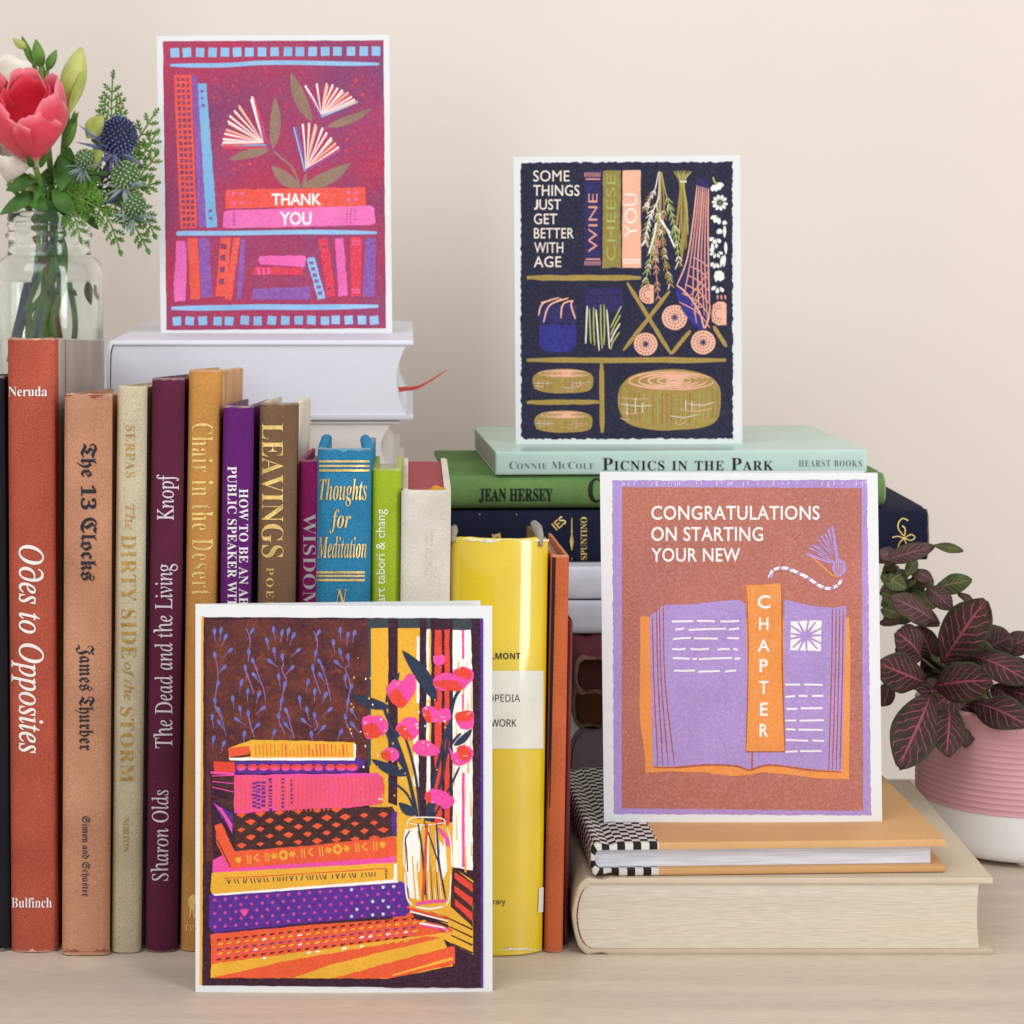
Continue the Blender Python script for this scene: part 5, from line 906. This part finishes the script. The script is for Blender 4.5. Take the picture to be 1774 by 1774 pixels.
for a, b2, w, m_ in (((70, 330), (0, 372), 26, leaf_d), ((62, 310), (10, 330), 24, leaf_d), ((60, 320), (20, 300), 22, leaf_d), ((50, 300), (78, 362), 34, leaf_y), ((85, 290), (60, 350), 20, leaf_d), ((140, 362), (171, 398), 15, leaf_d), ((100, 270), (140, 340), 34, leaf_d), ((120, 255), (105, 330), 40, leaf_d), ((150, 240), (178, 200), 34, leaf_y), ((135, 300), (178, 262), 38, leaf_y), ((90, 330), (130, 372), 30, leaf_d), ((40, 330), (85, 370), 26, leaf_d), ((75, 340), (100, 395), 26, leaf_d), ((90, 350), (70, 400), 24, leaf_d)):
    q = MB(); blade(q, PX(*a, 208 + R.uniform(-8, 8)), PX(*b2, 203 + R.uniform(-8, 6)), w / 3.7, arch=.1, wav=.04); part(o, q, 'leaf', m_, smooth=True)
for a, b2, w in (((112, 500), (126, 512), 9), ((96, 478), (112, 470), 10), ((138, 486), (150, 528), 16), ((150, 492), (168, 520), 12), ((100, 440), (60, 450), 18), ((90, 420), (110, 450), 20), ((80, 505), (100, 508), 10)):
    q = MB(); blade(q, inj(*a), inj(*b2, 209), w / 3.7, arch=.1, wav=.05); part(o, q, 'leaf', leaf_d, smooth=True)
stem(o, [PX(70, 330, 208), inj(88, 380), inj(96, 470), inj(50, 560), inj(48, 626)], 1.2, stem_g)

# ---- fittonia in a ribbed pot ----
PXC, PYC = 271.0, 155.0
o = thing('potted_plant', 'dark leaved plant with pink veins in a ribbed pink and white pot', 'potted plant', (PXC, PYC, 0))
pinkc = M('pink_glaze', '#d6a0a6', rough=.5, grain=.07, mott=.04, spec=.4); whitec = M('white_glaze', '#e6e4e0', rough=.35, grain=.03, mott=.02, spec=.45)
q = MB(); q.lathe([(0, 2.0), (39.5, 2.0), (42.6, 3.0), (44.0, 5.5), (44.5, 10), (44.6, 22.7)], 96); pot = q.build('pot_base', whitec, o, smooth=True)
prof = [(44.6, 22.7)]; nr = 16
for k in range(nr * 8 + 1): t = k / (nr * 8); prof.append((44.65 + .5 * (1 - abs(math.sin(math.pi * t * nr))) ** 1.6, 22.9 + t * 41))
prof += [(44.6, 65.0), (43.6, 65.6), (42.2, 65.0), (42.0, 52)]
q = MB(); q.lathe(prof, 96); pb = q.build('ribbed_band', pinkc, o, smooth=True)
q = MB(); q.lathe([(42.1, 56), (30, 58), (12, 60), (0, 60)], 40); q.build('soil', M('dark_soil', '#2a1d14', rough=.95, grain=.4, gs=900, bump=1), o, smooth=True)
for k in range(3):
    t = math.radians(-100 + 120 * k); q = MB(); q.lathe([(0, 0), (3.2, 0), (3.4, .6), (3.2, 2.1), (0, 2.1)], 16, (34 * math.cos(t), 34 * math.sin(t))); q.build('foot', whitec, pot, smooth=True)
def veined(name, base, mid, vein, rim):
    m = bpy.data.materials.new(name); m.use_nodes = True; nt = m.node_tree; n = nt.nodes; L = nt.links; b = n['Principled BSDF']; b.inputs['Roughness'].default_value = .68; b.inputs['Specular IOR Level'].default_value = .25
    def mt(op, *a):
        k = n.new('ShaderNodeMath'); k.operation = op
        for i, v in enumerate(a):
            if isinstance(v, (int, float)): k.inputs[i].default_value = v
            else: L.new(v, k.inputs[i])
        return k.outputs[0]
    uvn = n.new('ShaderNodeUVMap'); sp = n.new('ShaderNodeSeparateXYZ'); L.new(uvn.outputs[0], sp.inputs[0]); u = sp.outputs[0]; a = mt('ABSOLUTE', sp.outputs[1])
    tcn = n.new('ShaderNodeTexCoord'); ns = n.new('ShaderNodeTexNoise'); ns.inputs['Scale'].default_value = 240; ns.inputs['Detail'].default_value = 2; L.new(tcn.outputs['Object'], ns.inputs[0]); wob = mt('MULTIPLY', mt('SUBTRACT', ns.outputs[0], .5), .10)
    def tri(x): return mt('MULTIPLY', mt('ABSOLUTE', mt('SUBTRACT', mt('FRACT', x), .5)), 2)
    def ss(x, lo, hi):
        r = n.new('ShaderNodeMapRange'); r.interpolation_type = 'SMOOTHSTEP'; L.new(x, r.inputs[0]); r.inputs[1].default_value = lo; r.inputs[2].default_value = hi; return r.outputs[0]
    uu = mt('ADD', u, wob); lat = ss(tri(mt('MULTIPLY', mt('SUBTRACT', uu, mt('MULTIPLY', a, .24)), 8)), .74, .93); lat = mt('MULTIPLY', lat, mt('SUBTRACT', 1.0, ss(a, .72, .95)))
    mid_ = mt('SUBTRACT', 1.0, ss(a, .035, .10)); sec = mt('MULTIPLY', ss(tri(mt('MULTIPLY', mt('ADD', a, mt('MULTIPLY', wob, 1.4)), 5.2)), .84, .97), .55)
    v = mt('MAXIMUM', mt('MAXIMUM', lat, mid_), mt('MULTIPLY', sec, mt('SUBTRACT', 1.0, ss(a, .6, .9))))
    m1 = n.new('ShaderNodeMix'); m1.data_type = 'RGBA'; m1.inputs[6].default_value = lin(base); m1.inputs[7].default_value = lin(mid); L.new(ss(ns.outputs[0], .35, .65), m1.inputs[0])
    m0 = n.new('ShaderNodeMix'); m0.data_type = 'RGBA'; L.new(m1.outputs[2], m0.inputs[6]); m0.inputs[7].default_value = lin(rim); L.new(mt('MULTIPLY', ss(a, .8, 1.0), .8), m0.inputs[0])
    m2 = n.new('ShaderNodeMix'); m2.data_type = 'RGBA'; L.new(v, m2.inputs[0]); L.new(m0.outputs[2], m2.inputs[6]); m2.inputs[7].default_value = lin(vein); L.new(m2.outputs[2], b.inputs['Base Color'])
    bp = n.new('ShaderNodeBump'); bp.inputs['Strength'].default_value = .7; bp.inputs['Distance'].default_value = .0008; bp.invert = True; L.new(v, bp.inputs['Height']); L.new(bp.outputs[0], b.inputs['Normal']); return m
fa = veined('veined_leaf', '#332a24', '#40342c', '#9a4d5a', '#42462e'); fb = veined('veined_leaf_brown', '#453430', '#52403a', '#8c585e', '#46422e'); fg = veined('veined_leaf_green', '#3d4a26', '#50602f', '#8d7a5a', '#556234')
K = .361; stem_d = leafmat('dark_stem', '#4a4a2c', '#5d5236')
extra = [(R.uniform(230, 640), R.uniform(620, 800)) for _ in range(26)]; extra = [(x, y, x + R.uniform(-150, 170), y + R.uniform(-130, 110), R.uniform(100, 160), 160, R.uniform(140, 156), R.choice([fa, fb, fa, fg])) for x, y in extra] + [(R.uniform(90, 260), R.uniform(250, 460), R.uniform(60, 330), R.uniform(200, 480), R.uniform(55, 95), 165, R.uniform(150, 160), R.choice([fg, fg, fb])) for _ in range(20)] + [(R.uniform(290, 520), R.uniform(760, 880), R.uniform(250, 620), R.uniform(700, 960), R.uniform(80, 130), R.uniform(132, 140), R.uniform(118, 130), fa) for _ in range(12)]
for bx, by, tx_, ty, W, yb, yt, m_ in ((365, 690, 572, 390, 225, 138, 120, fa), (330, 800, 607, 772, 195, 126, 98, fa), (285, 785, 76, 695, 190, 130, 110, fa), (315, 835, 152, 1192, 222, 124, 94, fa), (400, 892, 385, 1138, 170, 128, 100, fa), (515, 880, 778, 990, 178, 126, 98, fa), (268, 668, 150, 540, 190, 142, 130, fa), (355, 505, 128, 372, 135, 146, 130, fb), (495, 900, 482, 1085, 95, 136, 116, fb), (500, 650, 778, 765, 155, 140, 112, fa), (545, 630, 700, 560, 165, 152, 140, fb), (290, 320, 408, 420, 100, 152, 136, fb), (322, 335, 512, 292, 100, 152, 140, fg), (60, 205, 328, 126, 90, 152, 146, fb), (322, 122, 468, 150, 48, 146, 140, fg), (205, 240, 318, 285, 75, 156, 148, fb), (650, 640, 790, 560, 120, 150, 140, fb), (110, 780, 82, 895, 90, 142, 132, fa), (640, 700, 790, 730, 130, 134, 116, fa), (440, 355, 515, 398, 42, 146, 138, fb), (70, 270, 190, 330, 90, 156, 146, fg), (75, 350, 165, 400, 80, 158, 148, fg), (70, 430, 168, 455, 80, 152, 142, fg), (200, 245, 110, 300, 70, 158, 150, fg), (210, 350, 255, 258, 50, 158, 150, fg), (330, 690, 260, 520, 120, 150, 142, fa), (560, 700, 610, 520, 120, 156, 146, fb), (610, 800, 790, 850, 150, 138, 112, fa), (60, 500, 170, 485, 46, 150, 142, fb), (230, 330, 330, 420, 80, 160, 152, fg), (420, 880, 560, 920, 130, 142, 128, fa), (150, 150, 70, 180, 80, 156, 148, fb), (600, 800, 760, 960, 120, 134, 108, fa), (240, 190, 200, 265, 60, 160, 150, fg), (80, 240, 150, 200, 66, 160, 152, fg), *extra):
    q = MB(); b3, t3 = PX(1500 + bx * K, 900 + by * K, yb), PX(1500 + tx_ * K, 900 + ty * K, yt)
    blade(q, b3, t3, W * K / 3.95, nrm=(R.uniform(-.25, .25), -1, .45 + R.uniform(-.2, .2)), arch=R.uniform(.06, .13), fold=R.uniform(.12, .3), nu=14, nv=6, m=.56, pw=.62, wav=.06, tipcurl=R.uniform(-.05, .12)); lf = part(o, q, 'leaf', m_, smooth=True)
    s = lf.modifiers.new('thickness', 'SOLIDIFY'); s.thickness = .0005
    if yb >= 145: continue
    c = Vector(b3); root = Vector((PXC + (c.x - PXC) * .45, PYC + (c.y - PYC) * .5, 58)); stem(o, [root, (root + c) * .5 + Vector((0, 0, 3)), c], .55, stem_d)
bpy.data.objects.remove(GO); bpy.data.scenes.remove(GS)
